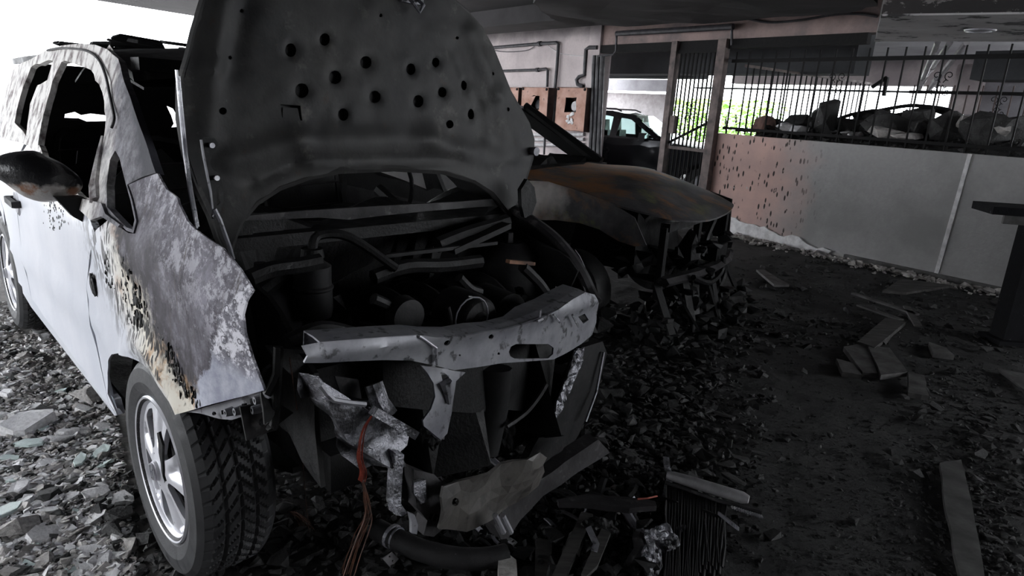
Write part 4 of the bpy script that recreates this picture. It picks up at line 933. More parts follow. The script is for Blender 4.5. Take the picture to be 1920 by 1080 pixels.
pts = [ca.hit(x, y, gh, .5, 6)+Vector((-.012, 0, 0)) for x, y in hood_px]; pts.append(pts[0])
link('folded_edge', tube(pts, .013, 6), hd, 'hood', True)
# latch and clip
q = ca.hit(769, 10, gh, .5, 6); bm = tube([q+Vector((.0, -.02, .03)), q+Vector((.05, -.02, -.0)), q+Vector((.055, 0, -.025)), q+Vector((.05, .02, 0)), q+Vector((0, .02, .03))], .006, 6)
box(bm, q+Vector((.005, 0, .02)), (.02, .09, .03)); link('hood_latch', bm, hd, 'bare')
q = ca.hit(997, 283, gh, .5, 6); link('hinge_bolt', lathe([(.006, .0), (.016, 0), (.018, .03), (0, .03)], 12, 'x', c=q), hd, 'bare')
# hinge bracket with holes, its rod and the bright strut strips
hbp = [(376, 262), (385, 258), (402, 259), (409, 268), (409, 279), (398, 289), (394, 306), (399, 318), (412, 326), (417, 345), (420, 372), (414, 396), (405, 411), (397, 410), (397, 385), (390, 345), (383, 305)]
def pl(px, X_): return [(lambda q: (q.y, q.z))(ca.X(x, y, X_)) for x, y in px]
hg = link('hood_hinge', sheet(pl(hbp, .07), [pl(circ(395, 272, 4, 8), .07), pl(circ(404, 333, 3.5, 8), .07), pl([(405, 350), (411, 350), (413, 380), (407, 386)], .07)], .02, lambda u, v: Vector((.07, u, v)), .005), car, 'baywork')
link('hinge_edge', tube([ca.X(x, y, .075) for x, y in ((377, 262), (381, 290), (388, 325), (395, 360), (398, 390), (402, 408))], .0035, 6), hg, 'bare')
for x, y in ((395, 272), (404, 333), (402, 405)): link('hinge_pin', lathe([(0, 0), (.006, 0), (.007, .012), (0, .012)], 10, 'x', c=ca.X(x, y, .072)), hg, 'bright')
link('hinge_rod', tube([ca.X(x, y, .09) for x, y in ((402, 392), (412, 412), (422, 440), (430, 462), (437, 486))], .006, 6), hg, 'bare')
sp = link('trim_strip', tube([ca.X(x, y, .0) for x, y in ((331, 131), (337, 200), (346, 290), (356, 360), (369, 428))], .0042, 6), car, 'bright'); link('trim_strip', tube([ca.X(x, y, .0) for x, y in ((336, 143), (341, 200), (350, 290), (360, 360), (372, 425))], .0035, 6), car, 'bright')
rp = hh([(953, 330), (966, 345), (972, 372), (966, 400), (955, 402), (948, 380), (944, 350)])
link('left_hinge', sheet(rp, [], .03, lambda u, v: Vector((.03, u, v)), .02), car, 'char')

# ---- engine bay
cw = pl([(450, 406), (560, 396), (700, 387), (850, 379), (968, 370), (972, 384), (900, 388), (800, 396), (720, 404), (655, 412), (600, 408), (450, 414)], -.08)
link('cowl_panel', sheet(cw, [], .05, lambda u, v: Vector((-.08, u, v)), .015), car, 'burnt')
link('cowl_tray', beam((-.16, -.66, .93), (-.16, .66, .93), .16, .04), car, 'char')
link('firewall', sheet([(-.66, .25), (-.66, .92), (.66, .92), (.66, .25)], [], .1, lambda u, v: Vector((-.22+.015*math.sin(u*17), u, v)), .02), car, 'char')
for sg in (-1, 1):
    link('inner_fender', sheet(ragged([(-.2, .42), (-.2, .90), (.25, .86)]+([(.6, .78), (.62, .5)] if sg < 0 else [(.34, .80), (.30, .62)])+[(.22, .58), (.2, .6), (0, .64), (-.15, .58)], .012, 2, 5), [], .08, lambda u, v: Vector((u, sg*(.60-.03*math.sin(u*8)), v)), .012), car, 'char')
    tw = link('strut_tower', lathe([(.02, .86), (.06, .865), (.085, .85), (.12, .82), (.14, .74), (.15, .45)], 28, 'z', c=(.04, sg*.50, 0)), car, 'baywork', True)
    link('strut_nut', lathe([(0, .9), (.018, .9), (.02, .86)], 8, 'z', c=(.04, sg*.50, 0)), tw, 'burnt')
    link('chassis_rail', beam((-.2, sg*.46, .40), (.44, sg*.46, .40), .09, .11), car, 'char')
rail = [ca.Y(x, y, .63) for x, y in ((962, 392), (1000, 415), (1038, 444), (1068, 478), (1092, 515), (1106, 545))]+[ca.X(1117, 565, .42)]
fr_ = link('upper_fender_rail', tube(smooth_pts(rail, 4, False), .03, 8, flat=.6), car, 'burnt')
link('rail_skirt', sheet(ragged([(p.x, p.z) for p in rail]+[(.36, .58), (.25, .60), (.16, .66), (.05, .68), (-.15, .66)], .008, 2, 4), [], .06, lambda u, v: Vector((u, .64, v)), .01), car, 'char')
P = [ca.Y(x, y, .70) for x, y in ((1079, 468), (1088, 480), (1097, 500), (1104, 524), (1104, 535), (1096, 522), (1088, 500))]
link('headlamp_trim_sliver', sheet([(p.x, p.z) for p in P], [], .03, lambda u, v: Vector((u, .70, v)), .004), car, 'bright')
# radiator support: bowed bar with a slot, flange, lug and the curved stay
def bx(y): return .64-.17*y-.12*y*y
def gb(p): return p.x-bx(p.y)
def hb_(px): return [(lambda q: (q.y, q.z))(ca.hit(x, y, gb, .5, 6)) for x, y in px]
bar = hb_([(566, 647), (600, 641), (660, 636), (720, 631), (780, 627), (815, 630), (860, 630), (900, 622), (935, 619), (975, 608), (1010, 594), (1045, 578), (1075, 560), (1098, 548), (1114, 552), (1120, 575), (1118, 605), (1110, 628), (1090, 645), (1062, 662), (1038, 674), (985, 678), (940, 681), (898, 688), (852, 694), (818, 686), (770, 676), (720, 675), (650, 677), (600, 679), (566, 678), (572, 664)])
slot = hb_([(954, 660), (958, 650), (968, 645), (1028, 645), (1038, 652), (1037, 664), (1028, 672), (966, 673), (957, 668)])
sm = [hb_(circ(836, 642, 6, 8)), hb_(circ(920, 631, 5, 8)), hb_([(1084, 594), (1096, 588), (1104, 600), (1094, 607)]), hb_(circ(862, 666, 2, 6)), hb_(circ(935, 663, 2.5, 6))]
def barf(u, v): 
    c = .012*math.sin((v-.7)*60)
    return Vector((bx(u)+.012*math.exp(-((v-(.80-.10*u))/.02)**2), u, v))
ba = link('radiator_support', sheet(bar, [slot]+sm, .018, barf, .006), car, 'bare', True)
top = [ca.hit(x, y, gb, .5, 6) for x, y in [(600, 641), (660, 636), (720, 631), (780, 627), (815, 630), (860, 630), (900, 622), (935, 619), (975, 608), (1010, 594), (1045, 578), (1075, 560), (1098, 548)]]
bm = bmesh.new(); rows = []
for i, p in enumerate(top): rows.append([bm.verts.new(p+Vector(d)) for d in ((0, 0, 0), (-.03, 0, .004), (-.07-.03*(i > 8), 0, .004), (-.075-.03*(i > 8), 0, -.03))])
for i in range(len(rows)-1):
    for k in range(3): bm.faces.new((rows[i][k], rows[i][k+1], rows[i+1][k+1], rows[i+1][k]))
bmesh.ops.recalc_face_normals(bm, faces=bm.faces[:]); thicken(bm, .004); link('top_flange', bm, ba, 'bare')
P = [ca.hit(x, y, gb, .5, 6)+Vector((.012, 0, 0)) for x, y in ((780, 628), (790, 634), (812, 650), (814, 682))]; link('weld_seam', tube(P, .0035, 6), ba, 'bright')
for pts in (((1002, 594), (1004, 580)), ((998, 602), (1008, 598)), ((1028, 590), (1040, 604)), ((1064, 590), (1076, 612))):
    P = [ca.hit(x, y, gb, .5, 6)+Vector((.02, 0, .005)) for x, y in pts]; link('wire_clip', tube(P, .004, 5), ba, 'bright')
stay = hb_([(786, 684), (852, 694), (868, 696), (850, 712), (847, 740), (846, 775), (838, 812), (826, 825), (790, 796), (789, 786), (804, 765), (813, 742), (812, 718), (801, 700)])
so = link('centre_stay', sheet(stay, [hb_([(826, 703), (834, 700), (839, 706), (834, 712), (827, 711)])], .02, lambda u, v: Vector((bx(u)+.006+.005*math.sin((u-v)*30), u, v)), .006), ba, 'bare', True)
link('stay_rib', tube([ca.hit(x, y, gb, .5, 6)+Vector((.016, 0, 0)) for x, y in ((828, 712), (832, 730), (835, 752))], .011, 8, rads=[.016, .012, .006]), so, 'bare', True)
link('stay_side', sheet(hb_([(847, 715), (854, 712), (852, 770), (842, 830), (828, 826), (840, 790)]), [], .02, lambda u, v: Vector((bx(u)-.02, u, v)), .005), so, 'burnt')
# engine and what is left around it
eng = link('engine_block', sheet(ragged([(-.02, -.2), (.42, -.22), (.44, .38), (.0, .36)], .01, 4, 3), [], .06, lambda u, v: Vector((u, v, .66+.03*math.sin(u*23)*math.sin(v*19))), .38, side=1), car, 'char')
for k in range(4): link('intake_runner', tube(smooth_pts([(.02, -.16+k*.13, .72), (.14, -.16+k*.13, .78), (.28, -.15+k*.13, .75), (.36, -.15+k*.13, .62)], 3, False), .026, 8), eng, 'baywork', True)
link('rocker_cover', sheet([(.02, -.18), (.14, -.18), (.14, .34), (.02, .34)], [], .04, lambda u, v: Vector((u, v, .75+.012*math.sin(v*40))), .09, side=1), eng, 'char')
def lat(px, py, X_, prof, ax='x', mt='baywork', nm='pulley', par=None, n=28):
    q = ca.X(px, py, X_); return link(nm, lathe(prof, n, ax, c=q), par or car, mt, True)
al = lat(885, 596, .46, [(0, .05), (.02, .05), (.03, .04), (.06, .04), (.07, .03), (.075, .0), (.075, -.1), (0, -.1)], nm='alternator')
link('alternator_rim', tube([ca.X(885, 596, .51)+Vector((0, .062*math.cos(a), .062*math.sin(a))) for a in [math.pi*k/8-.4 for k in range(12)]], .0025, 5), al, 'bare')
lat(948, 590, .40, [(0, .04), (.05, .04), (.075, .02), (.08, -.12), (0, -.12)], nm='compressor')
lat(760, 592, .44, [(0, .02), (.02, .025), (.05, .02), (.055, -.02), (0, -.03)], nm='pulley')
q = ca.X(588, 592, .18); rs = link('fluid_reservoir', lathe([(0, 0), (.052, 0), (.056, .02), (.054, .08), (.058, .085), (.058, .09), (.052, .095), (.052, .15), (.03, .165), (.03, .175), (0, .175)], 28, 'z', c=q), car, 'baywork', True)
link('reservoir_cap', lathe([(0, .2), (.03, .2), (.034, .175), (0, .17)], 20, 'z', c=q), rs, 'char')
link('hose', tube(smooth_pts([q+Vector((0, 0, .19)), q+Vector((-.02, .03, .23)), q+Vector((.0, .12, .22)), q+Vector((.05, .25, .12))], 4, False), .014, 8), rs, 'char')
for k, P in enumerate(([(470, 520), (510, 505), (560, 498), (600, 490)], [(820, 460), (870, 440), (920, 425), (950, 415)], [(700, 520), (760, 500), (830, 498), (900, 490)], [(840, 575), (845, 600), (842, 628)], [(860, 520), (880, 540), (900, 548)], [(980, 500), (1010, 530), (1030, 560)], [(700, 560), (730, 575), (745, 600)], [(540, 640), (600, 615), (660, 625)])):
    X_ = (.3, .0, .2, .5, .35, .3, .42, .5)[k]; link('hose', tube(smooth_pts([ca.X(x, y, X_) for x, y in P], 4, False), (.022, .03, .024, .006, .016, .02, .016, .018)[k], 8), car, 'baywork' if k % 2 else 'char', True)
link('wiper_linkage', beam(ca.X(845, 470, .05), ca.X(950, 422, .05), .05, .02), car, 'baywork')
link('wiper_arm', beam(ca.X(720, 480, .06), ca.X(930, 455, .06), .02, .012), car, 'baywork')
link('air_duct', tube([ca.X(x, y, .1) for x, y in ((460, 560), (520, 515), (570, 505))], .05, 10, flat=.6), car, 'char')
bm = bmesh.new(); box(bm, (.36, -.50, .62), (.2, .17, .2), taper=.95); bmesh.ops.bevel(bm, geom=bm.edges[:], offset=.01, segments=1); link('battery_remains', bm, car, 'char')
bm = bmesh.new(); box(bm, (.35, .46, .60), (.22, .16, .18), taper=.85); link('fuse_box_remains', bm, car, 'char')
P = [ca.X(x, y, .30) for x, y in ((952, 490), (1000, 494))]; link('orange_heat_tinted_strip', beam(P[0], P[1], .02, .012), car, 'rust')
link('tie_rod_piece', beam(ca.X(1046, 538, .4), ca.X(1040, 556, .4), .012, .012), car, 'palepipe')
link('wire_loop', tube(smooth_pts([ca.X(x, y, .47) for x, y in ((878, 556), (890, 558), (905, 570), (920, 585), (923, 600), (922, 620))], 4, False), .0025, 5), car, 'bright')
bm = bmesh.new(); r = random.Random(8)
for k in range(170):
    c_ = chunk(r.uniform(.02, .10), r.uniform(.02, .09), r.uniform(.015, .06), 10, r); bmesh.ops.translate(c_, verts=c_.verts, vec=(r.uniform(-.12, .5), r.uniform(-.5, .55), r.uniform(.62, .76))); me = D.meshes.new('t'); c_.to_mesh(me); c_.free(); bm.from_mesh(me)
tag(link('burnt_residue', bm, car, 'char'), kind='stuff')
link('undertray', sheet([(-.2, -.6), (-.2, .6), (.1, .55), (.1, -.45)], [], .2, lambda u, v: Vector((u, v, .24)), .02), car, 'char')
# radiator remains hanging behind the bar
link('radiator_frame', sheet(ragged(hb_([(560, 690), (1100, 668), (1050, 800), (660, 800)]), .01, 5, 4), [hb_([(620, 700), (780, 700), (780, 790), (680, 790)])], .06, lambda u, v: Vector((bx(u)-.14, u, v)), .02), car, 'char')
link('radiator_tank', tube([ca.X(930, 690, .52), ca.X(925, 760, .5), ca.X(905, 850, .5)], .05, 10, flat=.5), car, 'baywork', True)
link('fan_shroud_arc', tube(smooth_pts([ca.X(x, y, .55) for x, y in ((1025, 720), (1010, 745), (985, 775), (950, 800))], 4, False), .008, 6), car, 'burnt')
link('horn_plate', sheet(pl([(628, 705), (672, 712), (678, 748), (640, 740)], .62), [], .03, lambda u, v: Vector((.62, u, v)), .006), car, 'baywork')
link('headlamp_void_frame', tube(smooth_pts([ca.X(x, y, .6) for x, y in ((500, 740), (520, 700), (522, 650), (515, 790), (505, 800))], 3, False), .01, 6), car, 'char')
link('support_leg', sheet(ragged(pl([(500, 700), (518, 692), (522, 740), (510, 775), (490, 790), (494, 745)], .60), .006, 2, 2), [circ(*pl([(508, 740)], .60)[0], .012)], .03, lambda u, v: Vector((.60+.02*math.sin(v*30), u, v)), .008), car, 'baywork')

# ============================================================ TORN-OFF FRONT END AND DEBRIS UNDER THE BUMPER (car-frame coordinates, resting on the ash)
def athing(name, label, cat, group=None): return thing(name, label, cat, ca, group=group)
def gplane(px, X_, tilt=0.0, zc=.3):
    out = []
    for x, y in px:
        q = ca.hit(x, y, lambda p: p.x-(X_+tilt*(p.z-zc)), .3, 6); out.append((q.y, q.z))
    return out
def plate(name, label, cat, px, X_, th, mt, tilt=0., holes=(), step=.03, wob=.0, group=None, parent=None, part=None):
    o = parent or athing(name, label, cat, group)
    pts = gplane(px, X_, tilt); hl = [gplane(h, X_, tilt) for h in holes]
    link(part or 'plate', sheet(pts, hl, step, lambda u, v: Vector((X_+tilt*(v-.3)+wob*noise.noise(Vector((u*9, v*9, 2))), u, v)), th), o, mt, False); return o
cbm = athing('crash_beam', 'melted shiny crash beam hanging diagonally below the radiator support', 'car part')
plate('', '', '', [(598, 706), (612, 720), (655, 747), (700, 776), (775, 818), (768, 838), (750, 850), (760, 872), (740, 880), (716, 868), (655, 832), (630, 800), (612, 762)], .70, .05, 'melt', wob=.03, step=.02, parent=cbm, part='beam')
link('upper_lip', beam(ca.X(700, 770, .74), ca.X(778, 815, .74), .02, .02), cbm, 'melt')
link('edge_rod', tube([ca.X(x, y, .72) for x, y in ((600, 722), (612, 738), (625, 750), (655, 755), (685, 758))], .006, 6), cbm, 'bare')
plate('', '', '', [(742, 850), (758, 852), (754, 900), (752, 945), (764, 962), (756, 968), (742, 966), (737, 945), (740, 900)], .72, .03, 'melt', parent=cbm, part='bracket_leg')
plate('', '', '', [(775, 880), (815, 890), (850, 928), (838, 985), (815, 1008), (795, 1004), (800, 975), (778, 950)], .71, .04, 'burnt', wob=.02, parent=cbm, part='slotted_box_section', holes=[[(805+i*9, 960+i*2), (812+i*9, 962+i*2), (808+i*9, 976+i*2), (801+i*9, 974+i*2)] for i in range(3)])
plate('', '', '', [(768, 962), (778, 966), (784, 985), (782, 1002), (772, 1000), (772, 980)], .74, .01, 'bare', parent=cbm, part='pale_tab')
plate('', '', '', [(776, 905), (798, 900), (800, 940), (790, 945), (776, 925)], .73, .01, 'melt', parent=cbm, part='melted_drip')
link('mount_tube', tube([ca.X(700, 720, .66), ca.X(712, 755, .68), ca.X(730, 780, .70)], .022, 8), cbm, 'melt')
plate('bent_cover_plate', 'curved dark grey sheet plate lying across the fallen front end', 'car part', [(822, 992), (824, 930), (832, 912), (862, 905), (930, 882), (985, 860), (1008, 846), (1022, 856), (1012, 868), (1020, 884), (1008, 910), (975, 948), (930, 972), (870, 994)], .74, .008, 'coverplate', tilt=.15, wob=.035, holes=[circ(852, 940, 8, 8)])
plate('fallen_bumper_rail', 'long straight charred rail propped diagonally beside the curved plate', 'car part', [(926, 985), (950, 950), (990, 915), (1122, 824), (1142, 848), (1018, 930), (975, 975), (950, 1008), (938, 1010)], .70, .05, 'burnt', step=.03, wob=.01)
o = plate('radiator_side_panel', 'tall dark radiator end panel leaning under the right headlamp', 'car part', [(1092, 652), (1130, 640), (1138, 662), (1120, 735), (1085, 815), (1048, 872), (986, 870), (1000, 838), (1040, 772), (1068, 705)], .52, .03, 'baywork', step=.04)
pts = gplane([(1080, 660), (1100, 652), (1090, 690), (1066, 745), (1040, 800), (1030, 800), (1048, 755), (1065, 710)], .56); link('crusted_edge', sheet(ragged(pts, .004, 3, 2), [], .012, lambda u, v: Vector((.555+.01*noise.noise(Vector((u*60, v*60, 0))), u, v)), .008), o, 'melt')
pts = [ca.X(1132, 660, .53), ca.X(1118, 735, .54), ca.X(1098, 790, .55)]; link('fold', tube(pts, .005, 6), o, 'bare')
o = athing('coolant_hose', 'thick black hose with a bright metal clamp lying under the crash beam', 'hose')
hp_ = smooth_pts([ca.loc(onz(x, y, .07)) for x, y in ((706, 992), (725, 1002), (745, 1012), (790, 1032), (850, 1046), (905, 1048), (950, 1040))], 3, False)
link('hose', tube(hp_, .033, 14), o, 'soot', True)
cl = link('clamp', tube([ca.loc(onz(733, 1004, .07)), ca.loc(onz(738, 1007, .07))], .038, 16), o, 'bright'); link('clamp', tube([ca.loc(onz(742, 1009, .07)), ca.loc(onz(745, 1010.5, .07))], .036, 16), o, 'bare')
plate('', '', '', [(718, 1048), (736, 1036), (748, 1048), (732, 1064)], ca.loc(onz(733, 1050, .04)).x, .004, 'pale_fin', parent=o, part='clamp_tab', holes=[circ(731, 1044, 2.5, 6), circ(737, 1052, 2.5, 6)], step=.01)
# copper wires
def wires(label, path, n, spread, mt, X_, rad=.0016, seed=1, taper=None):
    o = athing('copper_wires', label, 'wires'); r = random.Random(seed)
    for i in range(n):
        dx, dy = r.uniform(-1, 1), r.uniform(-1, 1); P = []
        for j, (x, y) in enumerate(path):
            k = spread*(.25+j/len(path)*(1 if taper is None else taper)); P.append(ca.X(x+dx*k+r.uniform(-1, 1)*spread*.25, y, X_)+Vector((dy*k*.0016, 0, 0)))
        link('strand', tube(smooth_pts(P, 3, False), rad, 4), o, mt)
wires('bright red copper wire bundle hanging over the melted crash beam', [(697, 780), (684, 802), (677, 830), (675, 860), (681, 885), (678, 902)], 10, 4, 'copper', .80, .0011)
wires('loose copper strands spilling down onto the ash under the red bundle', [(679, 905), (684, 940), (682, 970), (668, 1005), (652, 1040), (640, 1075)], 9, 14, 'copperdim', .80, .0013, 2)
o = athing('copper_wires', 'single long copper strand hanging straight down in front of the tyre', 'wires')
wa_ = ca.X(543, 672, .6); wb_ = ca.loc(onz(582, 1000)); link('strand', tube([wa_.lerp(wb_, t)+Vector((0, .004*math.sin(t*5), 0)) for t in (0, .2, .4, .6, .8, 1)], .0013, 5), o, 'copperdim')
wires('tuft of thin burnt strands on the ground beside the front tyre', [(548, 960), (566, 975), (580, 1000), (590, 1040)], 8, 18, 'copperdim', ca.loc(onz(568, 985, .03)).x, .0011, 4)
# scorched bits on the ground: boards, strips, foil
def gslab(name, label, cat, px, z, th, mt, group=None, step=.05, rag=.0, seed=1):
    pts = [onz(x, y, z) for x, y in px]; p2 = [(p.x, p.y) for p in pts]
    if rag: p2 = ragged(p2, rag, 3, seed)
    o = link(name, sheet(p2, [], step, lambda u, v: Vector((u, v, z+.004*noise.noise(Vector((u*8, v*8, seed))))), th, side=1), None, mt); return tag(o, label, cat, group)
gslab('charred_board', 'upright-looking narrow charred board in the debris below the bumper centre', 'board', [(1005, 1008), (1035, 1012), (1034, 1079), (1003, 1079)], .06, .02, 'wood')
gslab('charred_board', 'long charred board slanting down-left through the debris', 'board', [(1090, 960), (1112, 965), (1062, 1079), (1035, 1079)], .08, .015, 'wood')
gslab('charred_board', 'thin charred lath beside the broken radiator core', 'board', [(1128, 990), (1145, 998), (1120, 1060), (1100, 1079), (1090, 1075)], .09, .012, 'wood')
gslab('bent_metal_strip', 'small bent light grey metal strip lying on the debris', 'metal strip', [(1098, 990), (1108, 985), (1124, 1018), (1120, 1034), (1108, 1030), (1112, 1018)], .12, .003, 'bare')
gslab('charred_conduit', 'flattened charred tube lying crosswise above the debris', 'tube', [(1045, 936), (1100, 926), (1170, 932), (1228, 938), (1232, 948), (1180, 954), (1110, 945), (1048, 942)], .1, .02, 'burnt')
gslab('pale_round_stone', 'pale rounded lump at the bottom edge of the debris', 'rubble', [(934, 1040), (950, 1036), (968, 1050), (970, 1079), (935, 1079)], .08, .04, 'stone')
o = thing('red_wire_piece', 'short red wire tip at the end of the flattened tube', 'wire'); link('strand', tube([onz(x, y, .12) for x, y in ((1195, 936), (1215, 934), (1232, 930))], .004, 5), o, 'copper')
o = athing('chrome_tubes', 'pair of small shiny tubes under the curved plate', 'tube')
for k in (0, 14): link('tube', tube([ca.X(928+k, 966, .8), ca.X(944+k, 998, .8)], .008, 8), o, 'bright' if k else 'bare')
# broken radiator core and its tank
rc = thing('radiator_core', 'broken radiator core with fine vertical fins lying on the ash', 'radiator')
A_, B_, C_, D_ = onz(1250, 905, .07), onz(1362, 945, .07), onz(1352, 1090, .05), onz(1246, 1090, .05)
for i in range(30):
    t = i/29; a = A_.lerp(B_, t); b = D_.lerp(C_, t)
    if t > .6: b = a.lerp(b, .96-.2*((i*7) % 5)/5)
    link('fin', tube([a, a.lerp(b, .35)+Vector((.004*math.sin(i*2.1), 0, .004)), a.lerp(b, .7)+Vector((.006*math.sin(i*1.3+1), 0, -.003)), b], .0042, 4), rc, 'baywork' if i % 4 else 'burnt')
link('backing', sheet([(A_.x, A_.y), (B_.x, B_.y), (C_.x, C_.y), (D_.x, D_.y)], [], .05, lambda u, v: Vector((u, v, .05)), .02, side=1), rc, 'char')
for k in range(5):
    q = onz(1356+k*4, 972+k*3, .1); link('bent_fin', beam(q+Vector((-.008, .03, 0)), q+Vector((.01, -.035, .01)), .004, .012), rc, 'bare')
rt = thing('radiator_tank', 'pale oxidised rounded radiator tank lying on top of the fins', 'radiator tank')
P = [onz(x, y, .10) for x, y in ((1250, 890), (1262, 893), (1300, 905), (1350, 920), (1392, 933), (1404, 937))]; link('tank', tube(P, .02, 12, rads=[.012, .018, .021, .021, .021, .014]), rt, 'pale_fin', True)
P = [onz(x, y, .08) for x, y in ((1248, 905), (1300, 922), (1350, 940), (1400, 953), (1428, 960))]; link('seam_strip', tube(P, .007, 6), rt, 'burnt')
for k in range(14): q = onz(1372+k*4.2, 949+k*1.3, .085); link('tooth', beam(q, q+Vector((.002, -.012, -.004)), .007, .005), rt, 'bright')
# crumpled foil lumps
def crumple(label, px, py, z, sx, sy, sz, mt, seed, cat='foil'):
    bm = bmesh.new(); bmesh.ops.create_icosphere(bm, subdivisions=4, radius=1)
    for v in bm.verts:
        n_ = v.co.normalized(); k = 1+.35*noise.noise(n_*2.2+Vector((seed, 0, 0)))+.22*abs(noise.noise(n_*5+Vector((0, seed, 0)))); v.co = Vector((n_.x*sx*k, n_.y*sy*k, n_.z*sz*k))
    o = link('crumpled_lump', bm, None, mt); o.location = onz(px, py, z); return tag(o, label, cat)
crumple('crumpled shiny melted foil lump lying left of the radiator fins', 1240, 1015, .06, .05, .04, .05, 'melt', 1)
crumple('folded silvery foil sheet at the bottom edge beside the foil lump', 1222, 1055, .05, .03, .05, .05, 'melt', 2)
crumple('dark crumpled foil lump below the bumper rail', 1120, 1000, .05, .06, .04, .05, 'char', 3)
crumple('charred ball of melted wadding above the curved plate', 935, 820, .28, .055, .05, .07, 'char', 4, 'residue')
crumple('small charred lump beside the melted wadding', 975, 805, .28, .05, .05, .05, 'char', 6, 'residue')
crumple('black lump of melted plastic hanging at the foot of the curved stay', 808, 815, .42, .03, .03, .04, 'char', 7, 'residue')
# tiles and boards on the right of the floor
tl = [('small sooty tile left of the broken slab pair', [(1568, 672), (1600, 680), (1617, 703), (1580, 697)], .03), ('large broken sooty slab in the middle of the tile group', [(1628, 648), (1668, 652), (1702, 697), (1652, 703)], .045), ('cracked dark slab piece joined to the large broken slab', [(1582, 650), (1622, 642), (1645, 700), (1618, 698)], .035), ('square sooty tile lying nearest at the right of the tile group', [(1703, 697), (1733, 704), (1742, 742), (1703, 736)], .045), ('flat sooty tile further back near the dark steel leg', [(1742, 640), (1775, 652), (1790, 667), (1750, 662)], .03)]
for i, (lb, px, z) in enumerate(tl): gslab('broken_tile', lb, 'tile', px, z, .03, 'tile', 'sooty tiles on the floor', rag=.004, seed=i)
gslab('floor_board', 'grey board lying on the black floor before the pinkish wall', 'board', [(1418, 505), (1434, 506), (1480, 534), (1452, 534)], .03, .02, 'tile')
gslab('floor_board', 'black charred plank pointing at the tile group', 'board', [(1608, 640), (1660, 596), (1700, 602), (1640, 652)], .05, .03, 'wood')
gslab('floor_board', 'dark board propped near the foot of the wall joint', 'board', [(1655, 545), (1690, 522), (1790, 535), (1700, 548)], .06, .02, 'wood')
gslab('floor_slab_piece', 'long thin raised slab with a cracked edge at lower right', 'slab', [(1762, 868), (1802, 862), (1822, 940), (1846, 1079), (1800, 1079), (1775, 960)], .02, .02, 'tile', rag=.003)
gslab('glossy_sheet', 'flat pale reflective sheet at the right edge of the floor', 'slab', [(1868, 690), (1920, 700), (1960, 760), (1900, 715)], .02, .01, 'tile')
for i, P in enumerate(([(1600, 550), (1660, 568), (1720, 590)], [(1610, 572), (1690, 600)], [(1700, 575), (1722, 612)])):
    o = thing('metal_rod', ('upper', 'middle', 'short bent')[i]+' dull metal strip lying in the debris below the wall joint', 'metal strip'); Q = [onz(x, y, .05) for x, y in P]; link('rod', beam(Q[0], Q[-1], .05, .012), o, 'tile')
# steel bench end at far right
bo = thing('steel_bench', 'dark slanting steel leg with a pale-edged top at the right edge', 'bench')
ft = onz(1868, 640, 0); top_ = WORLD.Y(1838, 388, ft.y); tz = top_.z
link('leg', beam((ft.x+.06, ft.y, 0), (ft.x+.06, ft.y, tz-.05), .14, .14, up=Vector((0, 1, 0))), bo, 'dullblack')
link('base_plate', beam((ft.x-.06, ft.y, .02), (ft.x+.25, ft.y, .02), .22, .03), bo, 'dullblack')
bm = beam((top_.x, ft.y-.02, tz), (top_.x+1.6, ft.y-.35, tz+.02), .3, .05); link('top', bm, bo, 'dullblack')
bm = beam((top_.x+.05, ft.y-.16, tz-.045), (top_.x+1.6, ft.y-.50, tz-.03), .02, .07); link('edge_channel', bm, bo, 'tile')

# ============================================================ RUBBLE ON THE GROUND
r = random.Random(11)
def place(o, px, py, h, tilt=.25):
    p = onz(px, py, 0); p.z = gz(p.x, p.y)+h; o.location = p; o.rotation_euler = (r.uniform(-tilt, tilt), r.uniform(-tilt, tilt), r.uniform(0, 6.28)); return o
def on_left(px, py): # left of the sill line and the front tyre
    lim = 6+(py-455)/1.48 if py < 775 else 222+(py-775)*.16
    return px < min(lim, 300)-4
protos = {}
for k in range(10):
    protos['plaster', k] = flake(1, .62, .22, 6+k % 3, r); protos['stone', k] = chunk(1, .75, .5, 12, r); protos['darkstone', k] = chunk(1, .75, .5, 12, r); protos['glassy', k] = flake(1, .6, .12, 5+k % 3, r)
for key in list(protos):
    me = D.meshes.new(key[0]); protos[key].to_mesh(me); protos[key].free(); me.materials.append(MT[key[0]]); protos[key] = me
def inst(name, kind, s, sz=1): 
    o = D.objects.new(name, protos[kind, r.randrange(10)]); COL.objects.link(o); o.scale = (s, s*r.uniform(.8, 1.2), s*sz); return o
# landmarks first
big = [('plaster', 0, 590, 700, 1), ('glassy', 12, 735, 60, 0)]
marks = [('large grey flat slab fragment pointing from the left edge toward the sill', 60, 800, .24, 'plaster'), ('pale flat fragment at the left edge below the rear tyre', 12, 738, .11, 'plaster'), ('big flat stone plate close to the sill above the wheel', 165, 745, .16, 'stone'), ('flat pale stone plate touching the sill beside the wheel arch', 155, 765, .11, 'plaster'),
         ('white oval fragment left of the wheel hub', 90, 960, .075, 'plaster'), ('white pointed fragment near the left edge level with the tyre bottom', 35, 918, .10, 'plaster'), ('rounded grey stone beside the bottom of the tyre', 215, 1050, .06, 'stone'), ('brownish flat stone below the white oval fragment', 155, 992, .08, 'stone'), ('large grey stone slab at the lower left edge', 30, 995, .15, 'stone')]
for lb, x, y, s, kd in marks: tag(place(inst('rubble_piece', kd, s, .8), x, y, s*.14, .1), lb, 'rubble')
gm = [('large greenish glass shard against the front tyre', 190, 850, .12), ('pale green glass shard below the large grey slab', 55, 835, .12), ('dark green glass plate at the left edge', 12, 962, .13), ('broken green glass piece between slab and tyre', 150, 868, .10)]
for lb, x, y, s in gm: tag(place(inst('glass_shard', 'glassy', s, .6), x, y, .02, .12), lb, 'glass')
n = 0
